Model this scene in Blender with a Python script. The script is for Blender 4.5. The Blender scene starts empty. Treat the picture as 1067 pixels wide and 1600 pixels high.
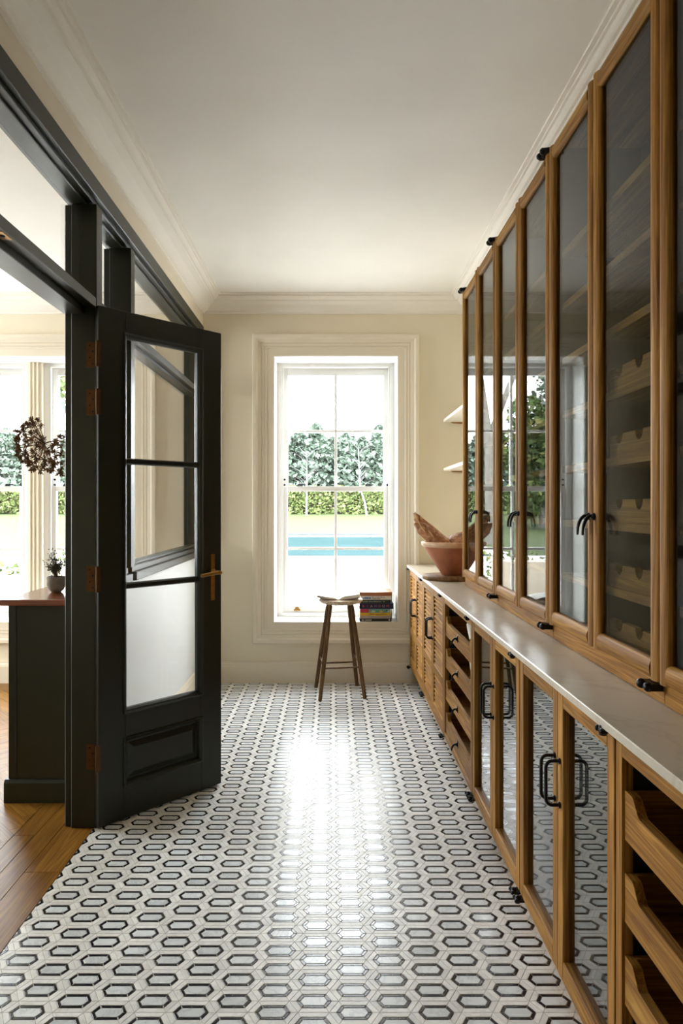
import bpy, bmesh, math, random
from mathutils import Vector, Matrix
random.seed(7)
PI = math.pi
SC = bpy.context.scene
COL = SC.collection

# ------------------------------------------------------------------ camera
CAMZ = 1.34
cam = bpy.data.cameras.new('camera'); camo = bpy.data.objects.new('camera', cam); COL.objects.link(camo)
camo.location = (0, 0, CAMZ); camo.rotation_euler = (PI/2, 0, 0)
cam.sensor_fit = 'AUTO'; cam.sensor_width = 36; cam.lens = 24.0
cam.shift_x = 13.5/1600; cam.shift_y = -9/1600
cam.clip_start = 0.02; cam.clip_end = 500
SC.camera = camo
# ------------------------------------------------------------------ sky, exposure
W = bpy.data.worlds.new('world'); SC.world = W; W.use_nodes = True
bg = W.node_tree.nodes['Background']
bg.inputs[0].default_value = (0.91, 0.965, 1.0, 1); bg.inputs[1].default_value = 1.0
SC.view_settings.view_transform = 'Standard'; SC.view_settings.look = 'None'
SC.view_settings.gamma = 1.0; SC.view_settings.use_curve_mapping = False
SC.view_settings.exposure = 4.58
cy = SC.cycles
cy.max_bounces = 16; cy.diffuse_bounces = 8; cy.glossy_bounces = 6
cy.transparent_max_bounces = 32; cy.transmission_bounces = 8
cy.sample_clamp_indirect = 6.0
cy.use_denoising = True

def portal(name, loc, rot, sx, sy):
    # guides sampling of the sky through a window opening; gives off no light of its own
    l = bpy.data.lights.new(name, 'AREA'); l.shape = 'RECTANGLE'; l.size = sx; l.size_y = sy
    l.cycles.is_portal = True
    o = bpy.data.objects.new(name, l); COL.objects.link(o); o.location = loc; o.rotation_euler = rot
portal('window_portal', (0.02, 5.6, 1.47), (-PI/2, 0, 0), 1.0, 2.1)
portal('window_portal', (-2.35, 5.6, 1.47), (-PI/2, 0, 0), 1.8, 2.1)
portal('window_portal', (-5.62, 3.9, 1.5), (0, -PI/2, 0), 2.2, 1.5)  # portal at the unseen opening added in the left room's side wall

# ------------------------------------------------------------------ materials
def new_mat(name):
    m = bpy.data.materials.new(name); m.use_nodes = True
    nt = m.node_tree
    return m, nt, nt.nodes['Principled BSDF']
def N(nt, t, **kw):
    n = nt.nodes.new(t)
    for k, v in kw.items(): setattr(n, k, v)
    return n
def coords(nt, scale=(1, 1, 1), kind='Object', rnd=True):
    tc = N(nt, 'ShaderNodeTexCoord')
    mp = N(nt, 'ShaderNodeMapping'); mp.inputs['Scale'].default_value = scale
    if rnd:
        oi = N(nt, 'ShaderNodeObjectInfo')
        mu = N(nt, 'ShaderNodeMath', operation='MULTIPLY'); mu.inputs[1].default_value = 37.0
        nt.links.new(oi.outputs['Random'], mu.inputs[0])
        ad = N(nt, 'ShaderNodeVectorMath', operation='ADD')
        nt.links.new(tc.outputs[kind], ad.inputs[0]); nt.links.new(mu.outputs[0], ad.inputs[1])
        nt.links.new(ad.outputs[0], mp.inputs[0])
    else:
        nt.links.new(tc.outputs[kind], mp.inputs[0])
    return mp.outputs[0]
def ramp(nt, fac, stops):
    r = N(nt, 'ShaderNodeValToRGB')
    while len(r.color_ramp.elements) < len(stops): r.color_ramp.elements.new(0.5)
    for e, (p, c) in zip(r.color_ramp.elements, stops):
        e.position = p; e.color = (*c, 1)
    nt.links.new(fac, r.inputs[0]); return r.outputs[0]
def bump(nt, b, h, strength=0.1, dist=0.002):
    bp = N(nt, 'ShaderNodeBump'); bp.inputs['Strength'].default_value = strength; bp.inputs['Distance'].default_value = dist
    nt.links.new(h, bp.inputs['Height']); nt.links.new(bp.outputs[0], b.inputs['Normal'])
def paint(name, c, rough=0.5, var=0.04, scale=3, spec=0.5, bm=0.03):
    m, nt, b = new_mat(name)
    no = N(nt, 'ShaderNodeTexNoise'); no.inputs['Scale'].default_value = scale; no.inputs['Detail'].default_value = 4
    nt.links.new(coords(nt, rnd=False), no.inputs['Vector'])
    lo = tuple(x*(1-var) for x in c); hi = tuple(min(1, x*(1+var)) for x in c)
    nt.links.new(ramp(nt, no.outputs[0], [(0.3, lo), (0.7, hi)]), b.inputs['Base Color'])
    b.inputs['Roughness'].default_value = rough; b.inputs['Specular IOR Level'].default_value = spec
    if bm:
        n2 = N(nt, 'ShaderNodeTexNoise'); n2.inputs['Scale'].default_value = 220
        nt.links.new(coords(nt, rnd=False), n2.inputs['Vector']); bump(nt, b, n2.outputs[0], bm, 0.001)
    return m
def wood(name, axis, c0, c1, c2, rough=0.55, sc=1.0, spec=0.22):
    m, nt, b = new_mat(name)
    s = {'x': (1.2, 22, 22), 'y': (22, 1.2, 22), 'z': (22, 22, 1.2)}[axis]
    v = coords(nt, tuple(k*sc for k in s))
    n1 = N(nt, 'ShaderNodeTexNoise'); n1.inputs['Scale'].default_value = 1.6; n1.inputs['Detail'].default_value = 6
    n1.inputs['Roughness'].default_value = 0.62; n1.inputs['Distortion'].default_value = 0.6
    nt.links.new(v, n1.inputs['Vector'])
    s2 = {'x': (2, 160, 160), 'y': (160, 2, 160), 'z': (160, 160, 2)}[axis]
    n2 = N(nt, 'ShaderNodeTexNoise'); n2.inputs['Scale'].default_value = 2.0; n2.inputs['Detail'].default_value = 3
    nt.links.new(coords(nt, s2), n2.inputs['Vector'])
    col = ramp(nt, n1.outputs[0], [(0.28, c0), (0.5, c1), (0.72, c2)])
    n3 = N(nt, 'ShaderNodeTexNoise'); n3.inputs['Scale'].default_value = 0.55; n3.inputs['Detail'].default_value = 1.5
    nt.links.new(v, n3.inputs['Vector'])
    ml = N(nt, 'ShaderNodeMath', operation='MULTIPLY'); ml.inputs[1].default_value = 85.0; nt.links.new(n3.outputs[0], ml.inputs[0])
    sn = N(nt, 'ShaderNodeMath', operation='SINE'); nt.links.new(ml.outputs[0], sn.inputs[0])
    lines = ramp(nt, sn.outputs[0], [(0.0, (0.66, 0.60, 0.54)), (0.45, (1, 1, 1))])
    mg = N(nt, 'ShaderNodeMix', data_type='RGBA', blend_type='MULTIPLY'); mg.inputs[0].default_value = 0.6
    nt.links.new(col, mg.inputs[6]); nt.links.new(lines, mg.inputs[7]); col = mg.outputs[2]
    fine = ramp(nt, n2.outputs[0], [(0.36, (0.50, 0.44, 0.36)), (0.56, (1, 1, 1))])
    mx = N(nt, 'ShaderNodeMix', data_type='RGBA', blend_type='MULTIPLY'); mx.inputs[0].default_value = 0.75
    nt.links.new(col, mx.inputs[6]); nt.links.new(fine, mx.inputs[7])
    oi = N(nt, 'ShaderNodeObjectInfo')
    hv = N(nt, 'ShaderNodeHueSaturation'); mr = N(nt, 'ShaderNodeMapRange')
    mr.inputs[3].default_value = 0.88; mr.inputs[4].default_value = 1.12
    nt.links.new(oi.outputs['Random'], mr.inputs[0]); nt.links.new(mr.outputs[0], hv.inputs['Value'])
    nt.links.new(mx.outputs[2], hv.inputs['Color'])
    nt.links.new(hv.outputs[0], b.inputs['Base Color'])
    b.inputs['Roughness'].default_value = rough; b.inputs['Specular IOR Level'].default_value = spec
    bump(nt, b, n2.outputs[0], 0.12, 0.001)
    return m
def plain(name, c, rough=0.5, metal=0.0, spec=0.5):
    return paint_metal(name, c, rough, metal, spec)
def paint_metal(name, c, rough, metal, spec):
    m, nt, b = new_mat(name)
    no = N(nt, 'ShaderNodeTexNoise'); no.inputs['Scale'].default_value = 60; no.inputs['Detail'].default_value = 3
    nt.links.new(coords(nt), no.inputs['Vector'])
    nt.links.new(ramp(nt, no.outputs[0], [(0.3, tuple(x*0.88 for x in c)), (0.7, tuple(min(1, x*1.1) for x in c))]), b.inputs['Base Color'])
    b.inputs['Roughness'].default_value = rough; b.inputs['Metallic'].default_value = metal
    b.inputs['Specular IOR Level'].default_value = spec
    return m
def stone(name, base, vein, rough, scale=6, amt=0.12, randv=0.1, spec=0.5):
    m, nt, b = new_mat(name)
    v = coords(nt, kind='Object')
    n0 = N(nt, 'ShaderNodeTexNoise'); n0.inputs['Scale'].default_value = scale; n0.inputs['Detail'].default_value = 8
    n0.inputs['Distortion'].default_value = 1.6; n0.inputs['Roughness'].default_value = 0.6
    nt.links.new(v, n0.inputs['Vector'])
    col = ramp(nt, n0.outputs[0], [(0.40, base), (0.485, tuple(base[i]*(1-amt)+vein[i]*amt for i in range(3))), (0.5, tuple(base[i]*(1-3*amt)+vein[i]*3*amt for i in range(3))), (0.53, base)])
    oi = N(nt, 'ShaderNodeObjectInfo'); ge = N(nt, 'ShaderNodeNewGeometry')
    ad = N(nt, 'ShaderNodeMath', operation='ADD'); fr = N(nt, 'ShaderNodeMath', operation='FRACT')
    nt.links.new(oi.outputs['Random'], ad.inputs[0]); nt.links.new(ge.outputs['Random Per Island'], ad.inputs[1]); nt.links.new(ad.outputs[0], fr.inputs[0])
    mr = N(nt, 'ShaderNodeMapRange'); mr.inputs[3].default_value = 1-randv; mr.inputs[4].default_value = 1+randv*0.5
    nt.links.new(fr.outputs[0], mr.inputs[0])
    hv = N(nt, 'ShaderNodeHueSaturation'); nt.links.new(col, hv.inputs['Color']); nt.links.new(mr.outputs[0], hv.inputs['Value'])
    nt.links.new(hv.outputs[0], b.inputs['Base Color'])
    b.inputs['Roughness'].default_value = rough; b.inputs['Specular IOR Level'].default_value = spec
    return m
def glass(name, tint=(1, 1, 1), f0=0.04, ex=5.0):
    m = bpy.data.materials.new(name); m.use_nodes = True; nt = m.node_tree
    nt.nodes.remove(nt.nodes['Principled BSDF']); out = nt.nodes['Material Output']
    ge = N(nt, 'ShaderNodeNewGeometry')
    dt = N(nt, 'ShaderNodeVectorMath', operation='DOT_PRODUCT')
    nt.links.new(ge.outputs['Normal'], dt.inputs[0]); nt.links.new(ge.outputs['Incoming'], dt.inputs[1])
    ab = N(nt, 'ShaderNodeMath', operation='ABSOLUTE'); nt.links.new(dt.outputs['Value'], ab.inputs[0])
    su = N(nt, 'ShaderNodeMath', operation='SUBTRACT', use_clamp=True); su.inputs[0].default_value = 1; nt.links.new(ab.outputs[0], su.inputs[1])
    pw = N(nt, 'ShaderNodeMath', operation='POWER'); pw.inputs[1].default_value = ex; nt.links.new(su.outputs[0], pw.inputs[0])
    ma = N(nt, 'ShaderNodeMath', operation='MULTIPLY_ADD'); ma.inputs[1].default_value = 1-f0; ma.inputs[2].default_value = f0
    nt.links.new(pw.outputs[0], ma.inputs[0])
    tr = N(nt, 'ShaderNodeBsdfTransparent'); tr.inputs[0].default_value = (*tint, 1)
    gl = N(nt, 'ShaderNodeBsdfGlossy'); gl.inputs['Roughness'].default_value = 0.0
    no = N(nt, 'ShaderNodeTexNoise'); no.inputs['Scale'].default_value = 3.0
    nt.links.new(coords(nt), no.inputs['Vector'])
    bp = N(nt, 'ShaderNodeBump'); bp.inputs['Strength'].default_value = 0.02; bp.inputs['Distance'].default_value = 0.002
    nt.links.new(no.outputs[0], bp.inputs['Height']); nt.links.new(bp.outputs[0], gl.inputs['Normal'])
    mx = N(nt, 'ShaderNodeMixShader')
    nt.links.new(ma.outputs[0], mx.inputs[0]); nt.links.new(tr.outputs[0], mx.inputs[1]); nt.links.new(gl.outputs[0], mx.inputs[2])
    nt.links.new(mx.outputs[0], out.inputs[0])
    return m
def leafmat(name, stops, rough=0.7):
    m, nt, b = new_mat(name)
    ge = N(nt, 'ShaderNodeNewGeometry')
    nt.links.new(ramp(nt, ge.outputs['Random Per Island'], stops), b.inputs['Base Color'])
    b.inputs['Roughness'].default_value = rough; b.inputs['Specular IOR Level'].default_value = 0.15
    return m

M = {}
M['wall'] = paint('cream_wall_paint', (0.76, 0.685, 0.53), 0.65, 0.02)
M['trim'] = paint('cream_trim_paint', (0.74, 0.67, 0.535), 0.4, 0.02)
M['cornice'] = paint('off_white_cornice_paint', (0.85, 0.815, 0.74), 0.6, 0.02)
M['ceil'] = paint('off_white_ceiling_paint', (0.90, 0.882, 0.835), 0.75, 0.02)
M['white'] = paint('white_window_paint', (0.76, 0.755, 0.73), 0.4, 0.02)
M['lowwall'] = paint('cool_white_paint', (0.70, 0.72, 0.70), 0.5, 0.02)
M['dark'] = paint('dark_olive_paint', (0.014, 0.018, 0.009), 0.38, 0.1, spec=0.45)
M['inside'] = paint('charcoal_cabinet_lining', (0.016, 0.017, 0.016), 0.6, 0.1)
OAK = ((0.25, 0.108, 0.017), (0.39, 0.188, 0.035), (0.51, 0.28, 0.064))
for a in 'xyz': M['oak_'+a] = wood('oak_grain_'+a, a, *OAK)
M['slat'] = wood('oak_slat', 'y', *OAK, rough=0.75, spec=0.1)
PARQ = ((0.19, 0.083, 0.012), (0.26, 0.122, 0.018), (0.33, 0.165, 0.030))
M['parq_y'] = wood('parquet_oak', 'y', *PARQ, rough=0.38)
M['stoolwood'] = wood('brown_stool_wood', 'z', (0.10, 0.055, 0.022), (0.17, 0.095, 0.04), (0.24, 0.14, 0.065))
M['palewood'] = wood('pale_seat_wood', 'x', (0.62, 0.50, 0.36), (0.72, 0.60, 0.46), (0.78, 0.68, 0.55))
M['boardwood'] = wood('dark_board_wood', 'y', (0.13, 0.065, 0.03), (0.22, 0.12, 0.055), (0.33, 0.2, 0.1), sc=0.7)
M['redwood'] = wood('reddish_glossy_wood', 'x', (0.17, 0.04, 0.015), (0.25, 0.065, 0.025), (0.32, 0.09, 0.04), rough=0.16, spec=0.5)
M['brass'] = plain('aged_brass', (0.36, 0.19, 0.05), 0.3, 1.0)
M['hinge'] = plain('dull_bronze', (0.10, 0.045, 0.014), 0.45, 0.7)
M['iron'] = plain('black_iron', (0.012, 0.012, 0.014), 0.32, 0.6)
M['glass'] = glass('clear_window_glass'); M['cabglass'] = glass('cabinet_glass', (0.76, 0.79, 0.77), 0.012, 5.3); M['baseglass'] = glass('reflective_cabinet_glass', (0.75, 0.77, 0.75), 0.22)
M['quartz'] = stone('veined_cream_quartz', (0.60, 0.54, 0.45), (0.33, 0.26, 0.18), 0.28, 1.8, 0.1, 0.0, 0.4)
M['t_hex'] = stone('grey_white_marble', (0.73, 0.77, 0.80), (0.42, 0.45, 0.49), 0.24, 9, 0.2, 0.13, 0.32)
M['t_white'] = stone('cream_white_marble', (0.82, 0.82, 0.805), (0.56, 0.55, 0.53), 0.36, 9, 0.15, 0.12, 0.2)
M['t_black'] = stone('black_marble', (0.010, 0.011, 0.015), (0.05, 0.05, 0.06), 0.22, 12, 0.2, 0.3)
M['grout'] = paint('sandy_grout', (0.50, 0.43, 0.34), 0.8, 0.08, 40)
M['terra'] = paint('terracotta', (0.36, 0.125, 0.055), 0.7, 0.2, 14, bm=0.2)
M['terrarim'] = paint('pale_worn_terracotta_glaze', (0.60, 0.38, 0.23), 0.5, 0.15, 20)
def breadmat():
    m, nt, b = new_mat('bread_crust')
    no = N(nt, 'ShaderNodeTexNoise'); no.inputs['Scale'].default_value = 24; no.inputs['Detail'].default_value = 9; no.inputs['Distortion'].default_value = 1.2
    nt.links.new(coords(nt), no.inputs['Vector'])
    nt.links.new(ramp(nt, no.outputs[0], [(0.3, (0.16, 0.055, 0.02)), (0.5, (0.36, 0.15, 0.055)), (0.72, (0.60, 0.36, 0.18))]), b.inputs['Base Color'])
    b.inputs['Roughness'].default_value = 0.6; bump(nt, b, no.outputs[0], 0.9, 0.008)
    return m
M['bread'] = breadmat(); M['score'] = paint('pale_bread_score', (0.55, 0.34, 0.17), 0.8, 0.2, 60, bm=0.3)
M['paper'] = paint('paper_white', (0.78, 0.76, 0.70), 0.7, 0.05, 30)
M['pot'] = paint('grey_stone_pot', (0.20, 0.175, 0.14), 0.8, 0.2, 30, bm=0.3)
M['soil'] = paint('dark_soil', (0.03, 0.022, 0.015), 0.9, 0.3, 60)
M['dry'] = leafmat('dried_brown_seedhead', [(0.0, (0.09, 0.045, 0.02)), (0.6, (0.17, 0.09, 0.045)), (1.0, (0.27, 0.16, 0.08))])
M['shrub'] = leafmat('dusky_green_leaf', [(0.0, (0.02, 0.025, 0.012)), (0.6, (0.05, 0.06, 0.03)), (1.0, (0.11, 0.11, 0.06))])
M['vase'] = paint('dark_ceramic', (0.05, 0.045, 0.04), 0.3, 0.1)

# ------------------------------------------------------------------ mesh helpers
ORG = {}
def org(p):
    return ORG.get(p.name, Vector((0, 0, 0))) if p else Vector((0, 0, 0))
def link(name, me, mat=None, parent=None, loc=None):
    o = bpy.data.objects.new(name, me); COL.objects.link(o)
    if mat is not None and me is not None and not me.materials: me.materials.append(mat)
    if parent:
        o.parent = parent; ORG[o.name] = org(parent)
    if loc is not None: o.location = Vector(loc)-org(parent)
    return o
def tag(o, label=None, cat=None, group=None, kind=None):
    if label: o['label'] = label
    if cat: o['category'] = cat
    if group: o['group'] = group
    if kind: o['kind'] = kind
    return o
def thing(name, label, cat, loc=(0, 0, 0), group=None, kind=None, rotz=0, local=False):
    o = bpy.data.objects.new(name, None); COL.objects.link(o); o.location = loc; o.rotation_euler = (0, 0, rotz)
    o.empty_display_size = 0.1
    ORG[o.name] = Vector((0, 0, 0)) if local else Vector(loc)
    return tag(o, label, cat, group, kind)
class MB:
    def __init__(s): s.v = []; s.f = []; s.sm = []
    def add(s, vs, fs, smooth=False):
        n = len(s.v); s.v += [tuple(p) for p in vs]
        s.f += [tuple(i+n for i in f) for f in fs]; s.sm += [smooth]*len(fs); return s
    def box(s, x0, x1, y0, y1, z0, z1):
        if x0 > x1: x0, x1 = x1, x0
        if y0 > y1: y0, y1 = y1, y0
        if z0 > z1: z0, z1 = z1, z0
        return s.add([(x0, y0, z0), (x1, y0, z0), (x1, y1, z0), (x0, y1, z0), (x0, y0, z1), (x1, y0, z1), (x1, y1, z1), (x0, y1, z1)],
              [(0, 3, 2, 1), (4, 5, 6, 7), (0, 1, 5, 4), (1, 2, 6, 5), (2, 3, 7, 6), (3, 0, 4, 7)])
    def prism(s, poly, axis, a0, a1, smooth=False, caps=True):
        n = len(poly)
        def P(p, a):
            return {'x': (a, p[0], p[1]), 'y': (p[0], a, p[1]), 'z': (p[0], p[1], a)}[axis]
        vs = [P(p, a0) for p in poly]+[P(p, a1) for p in poly]
        fs = [(i, (i+1) % n, (i+1) % n+n, i+n) for i in range(n)]
        s.add(vs, fs, smooth)
        if caps: s.add(vs, [tuple(range(n-1, -1, -1)), tuple(range(n, 2*n))])
        return s
    def tube(s, path, r, seg=8, smooth=True, caps=True):
        pts = [Vector(p) for p in path]; n = len(pts)
        rs = r if isinstance(r, (list, tuple)) else [r]*n
        t0 = (pts[1]-pts[0]).normalized()
        u = t0.orthogonal().normalized(); vs = []
        for i, p in enumerate(pts):
            t = ((pts[min(i+1, n-1)]-pts[max(i-1, 0)])).normalized()
            u = (u-t*u.dot(t)).normalized(); w = t.cross(u)
            for k in range(seg):
                a = 2*PI*k/seg; vs.append(p+(u*math.cos(a)+w*math.sin(a))*rs[i])
        fs = [(i*seg+k, i*seg+(k+1) % seg, (i+1)*seg+(k+1) % seg, (i+1)*seg+k) for i in range(n-1) for k in range(seg)]
        s.add(vs, fs, smooth)
        if caps: s.add([vs[k] for k in range(seg)]+[vs[(n-1)*seg+k] for k in range(seg)], [tuple(range(seg-1, -1, -1)), tuple(range(seg, 2*seg))])
        return s
    def lathe(s, prof, c, seg=32, axis='z', smooth=True):
        vs = []
        for r, h in prof:
            for k in range(seg):
                a = 2*PI*k/seg; x, y = r*math.cos(a), r*math.sin(a)
                if axis == 'z': vs.append((c[0]+x, c[1]+y, c[2]+h))
                elif axis == 'x': vs.append((c[0]+h, c[1]+x, c[2]+y))
                else: vs.append((c[0]+x, c[1]+h, c[2]+y))
        fs = [(i*seg+k, i*seg+(k+1) % seg, (i+1)*seg+(k+1) % seg, (i+1)*seg+k) for i in range(len(prof)-1) for k in range(seg)]
        return s.add(vs, fs, smooth)
    def ball(s, c, r, seg=10, rings=6, sc=(1, 1, 1)):
        pr = [(max(1e-4, r*math.sin(PI*i/rings)), -r*math.cos(PI*i/rings)) for i in range(rings+1)]
        n = len(s.v); s.lathe(pr, (0, 0, 0), seg)
        for i in range(n, len(s.v)):
            p = s.v[i]; s.v[i] = (c[0]+p[0]*sc[0], c[1]+p[1]*sc[1], c[2]+p[2]*sc[2])
        return s
    def xform(s, mat, start=0):
        for i in range(start, len(s.v)): s.v[i] = tuple(mat @ Vector(s.v[i]))
        return s
    def mesh(s, name, off=Vector((0, 0, 0)), bevel=0, segs=1):
        me = bpy.data.meshes.new(name)
        me.from_pydata([(x-off[0], y-off[1], z-off[2]) for x, y, z in s.v], [], s.f)
        for p, sm in zip(me.polygons, s.sm): p.use_smooth = sm
        bm = bmesh.new(); bm.from_mesh(me)
        bmesh.ops.recalc_face_normals(bm, faces=bm.faces)
        if bevel:
            bmesh.ops.bevel(bm, geom=list(bm.edges), offset=bevel, segments=segs, affect='EDGES', profile=0.5, clamp_overlap=True)
        bm.to_mesh(me); bm.free(); return me
    def build(s, name, mat, parent=None, bevel=0, segs=1):
        if parent is None:
            lo = [min(p[i] for p in s.v) for i in range(3)]; hi = [max(p[i] for p in s.v) for i in range(3)]
            c = Vector(((lo[0]+hi[0])/2, (lo[1]+hi[1])/2, lo[2]))
            o = link(name, s.mesh(name, c, bevel, segs), mat); o.location = c; ORG[o.name] = c
            return o
        return link(name, s.mesh(name, org(parent), bevel, segs), mat, parent)
def bx(*a): return MB().box(*a)
def struct(name, mb, mat, label, cat, bevel=0):
    return tag(mb.build(name, mat, None, bevel), label, cat, kind='structure')
def half_round(w, d, n=8, k=0.5):
    # local profile: u across the width, d outwards
    return [(0, 0)]+[(w/2-w/2*math.cos(PI*i/n), d*k+d*(1-k)*math.sin(PI*i/n)) for i in range(n+1)]+[(w, 0)]

# ------------------------------------------------------------------ room dimensions
XL, XLB = -0.985, -1.12          # partition front and back
XR = 1.03                        # right wall
YF = 5.19; YN = -0.8             # far and near walls
ZC = 2.92                        # ceiling
ZK = 2.80                        # foot of the cornice
LX = -5.4                        # far side of the room on the left
WX0, WX1, WZ0, WZ1 = -0.449, 0.496, 0.461, 2.483
VX0, VX1 = -3.2, -1.5

# ------------------------------------------------------------------ structure
fl = struct('floor', bx(-0.995, XR, YN, YF, -0.08, -0.0016), M['grout'], 'floor of small black and white marble mosaic hexagons with sandy grout', 'floor')
pf = struct('floor_parquet', bx(LX, -0.9951, YN, YF, -0.08, -0.004), M['soil'], 'oak parquet floor of the room beyond the dark doors', 'floor')
struct('ceiling', bx(LX-0.2, XR+0.2, YN-0.2, YF+0.3, ZC, ZC+0.15), M['ceil'], 'plain off-white ceiling above both rooms', 'ceiling')
wf = MB()
for x0, x1, z0, z1 in ((LX, VX0, 0, ZC), (VX1, WX0, 0, ZC), (WX1, XR+0.2, 0, ZC), (VX0, VX1, 0, WZ0-0.012), (VX0, VX1, WZ1, ZC), (WX0, WX1, 0, WZ0-0.012), (WX0, WX1, WZ1, ZC)):
    wf.box(x0, x1, YF, YF+0.3, z0 if z0 > 0 else -0.1, z1)
struct('wall_far', wf, M['wall'], 'cream far wall holding the tall sash windows', 'wall')
struct('wall_right', bx(XR, XR+0.2, YN, YF, -0.1, ZC), M['wall'], 'cream wall behind the oak cabinets', 'wall')
struct('wall_near', bx(LX-0.2, XR+0.2, YN-0.2, YN, -0.1, ZC), M['wall'], 'cream wall behind the viewer', 'wall')
wl = MB(); wl.box(XLB, XL, YN, YF, 2.705, ZC); wl.box(XLB, XL, YN, 1.49, 0, 2.705)
struct('wall_left', wl, M['trim'], 'cream wall around the dark glazed screen, low below its panes', 'wall')
struct('wall_low', bx(XLB, XL, 2.911, YF, 0, 0.97), M['lowwall'], 'low white wall below the panes of the dark screen, seen through the open door', 'wall')
# outer wall of the left room with an unseen opening added for extra daylight
ws = MB()
for y0, y1, z0, z1 in ((YN, 3.15, 0, ZC), (4.65, YF, 0, ZC), (3.15, 4.65, 0, 0.4), (3.15, 4.65, 2.6, ZC)):
    ws.box(LX-0.2, LX, y0, y1, z0 if z0 > 0 else -0.1, z1)
struct('wall_side', ws, M['wall'], 'cream outer wall of the room on the left', 'wall')

# cornices
CP = [(0, 2.80), (0.014, 2.80), (0.014, 2.812), (0.020, 2.814), (0.030, 2.820), (0.046, 2.834), (0.066, 2.852), (0.092, 2.866), (0.100, 2.870), (0.100, 2.878), (0.112, 2.880),
      (0.121, 2.886), (0.130, 2.896), (0.139, 2.898), (0.139, 2.908), (0.155, 2.910), (0.155, ZC+0.001), (0, ZC+0.001)]
def cornice(name, p0, p1, nrm, m0, m1, label):
    # run from p0 to p1 on a wall whose inward normal is nrm; m0/m1: mitre factors
    d = (Vector(p1)-Vector(p0)).normalized(); mb = MB(); n = len(CP); vs = []
    for (p, m, sg) in ((Vector(p0), m0, 1), (Vector(p1), m1, -1)):
        for pr, z in CP:
            q = p+Vector(nrm)*pr+d*(sg*pr*m); vs.append((q.x, q.y, z))
    mb.add(vs, [(i, (i+1) % n, (i+1) % n+n, i+n) for i in range(n)]); mb.add(vs, [tuple(range(n)), tuple(range(n, 2*n))])
    struct(name, mb, M['cornice'], label, 'cornice')
cornice('trim_1', (XL, YF), (XR, YF), (0, -1), 1, 1, 'moulded off-white cornice along the far wall over the window')
cornice('trim_2', (XL, YN), (XL, YF), (1, 0), 1, 1, 'moulded off-white cornice running above the dark glazed screen')
cornice('trim_3', (XR, YN), (XR, YF), (-1, 0), 1, 1, 'moulded off-white cornice running above the tall oak cabinets')
cornice('trim_4', (LX, YF), (XLB, YF), (0, -1), 1, 1, 'moulded off-white cornice of the neighbouring room, seen through the dark screen')

def skirting(name, x0, x1, label):
    pr = [(YF, 0), (YF-0.024, 0), (YF-0.024, 0.128), (YF-0.020, 0.134), (YF-0.020, 0.140), (YF-0.012, 0.152), (YF-0.012, 0.160), (YF, 0.160)]
    mb = MB(); mb.prism(pr, 'x', x0, x1); struct(name, mb, M['trim'], label, 'skirting board')
skirting('baseboard_far', XL, 0.60, 'cream skirting board under the window')
skirting('baseboard_far_room', LX, XLB, 'cream skirting board in the neighbouring room')
mb = MB(); mb.prism([(XL, 0), (XL+0.02, 0), (XL+0.02, 0.13), (XL+0.01, 0.155), (XL, 0.16)], 'y', 2.96, YF-0.024)
struct('baseboard_left', mb, M['trim'], 'cream skirting board along the low wall behind the open door', 'skirting board')

# architraves
AP = [(-0.001, -0.002), (-0.001, 0.012), (0.050, 0.012), (0.054, 0.017), (0.066, 0.017), (0.069, 0.013), (0.074, 0.019), (0.088, 0.019), (0.092, 0.015), (0.097, 0.022),
      (0.120, 0.026), (0.128, 0.034), (0.134, 0.036), (0.155, 0.036), (0.159, 0.030), (0.159, -0.002)]
def architrave(name, x0, x1, z0, z1, label):
    mb = MB(); n = len(AP); vs = []
    for cx, sx, cz, sz in ((x0, -1, z0, -1), (x1, 1, z0, -1), (x1, 1, z1, 1), (x0, -1, z1, 1)):
        for o, d in AP: vs.append((cx+sx*o, YF-d, cz+sz*o))
    fs = [(c*n+i, c*n+(i+1) % n, ((c+1) % 4)*n+(i+1) % n, ((c+1) % 4)*n+i) for c in range(4) for i in range(n)]
    mb.add(vs, fs); struct(name, mb, M['trim'], label, 'architrave')
architrave('trim_5', WX0, WX1, WZ0, WZ1, 'moulded cream picture-frame architrave around the garden window')
architrave('trim_6', VX0, VX1, WZ0, WZ1, 'moulded cream architrave around the window of the neighbouring room')

# white linings of the window reveals
def reveal(name, x0, x1, label):
    m = MB(); t = 0.005
    m.box(x0, x0+t, YF-0.001, 5.44, WZ0+t, WZ1-t); m.box(x1-t, x1, YF-0.001, 5.44, WZ0+t, WZ1-t)
    m.box(x0, x1, YF-0.001, 5.44, WZ1-t, WZ1); m.box(x0, x1, YF-0.001, 5.44, WZ0-0.012, WZ0)
    struct(name, m, M['white'], label, 'window lining')
reveal('trim_8', WX0, WX1, 'white painted lining and sill inside the garden window opening')
reveal('trim_9', VX0, VX1, 'white painted lining and sill inside the window opening of the next room')

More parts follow.
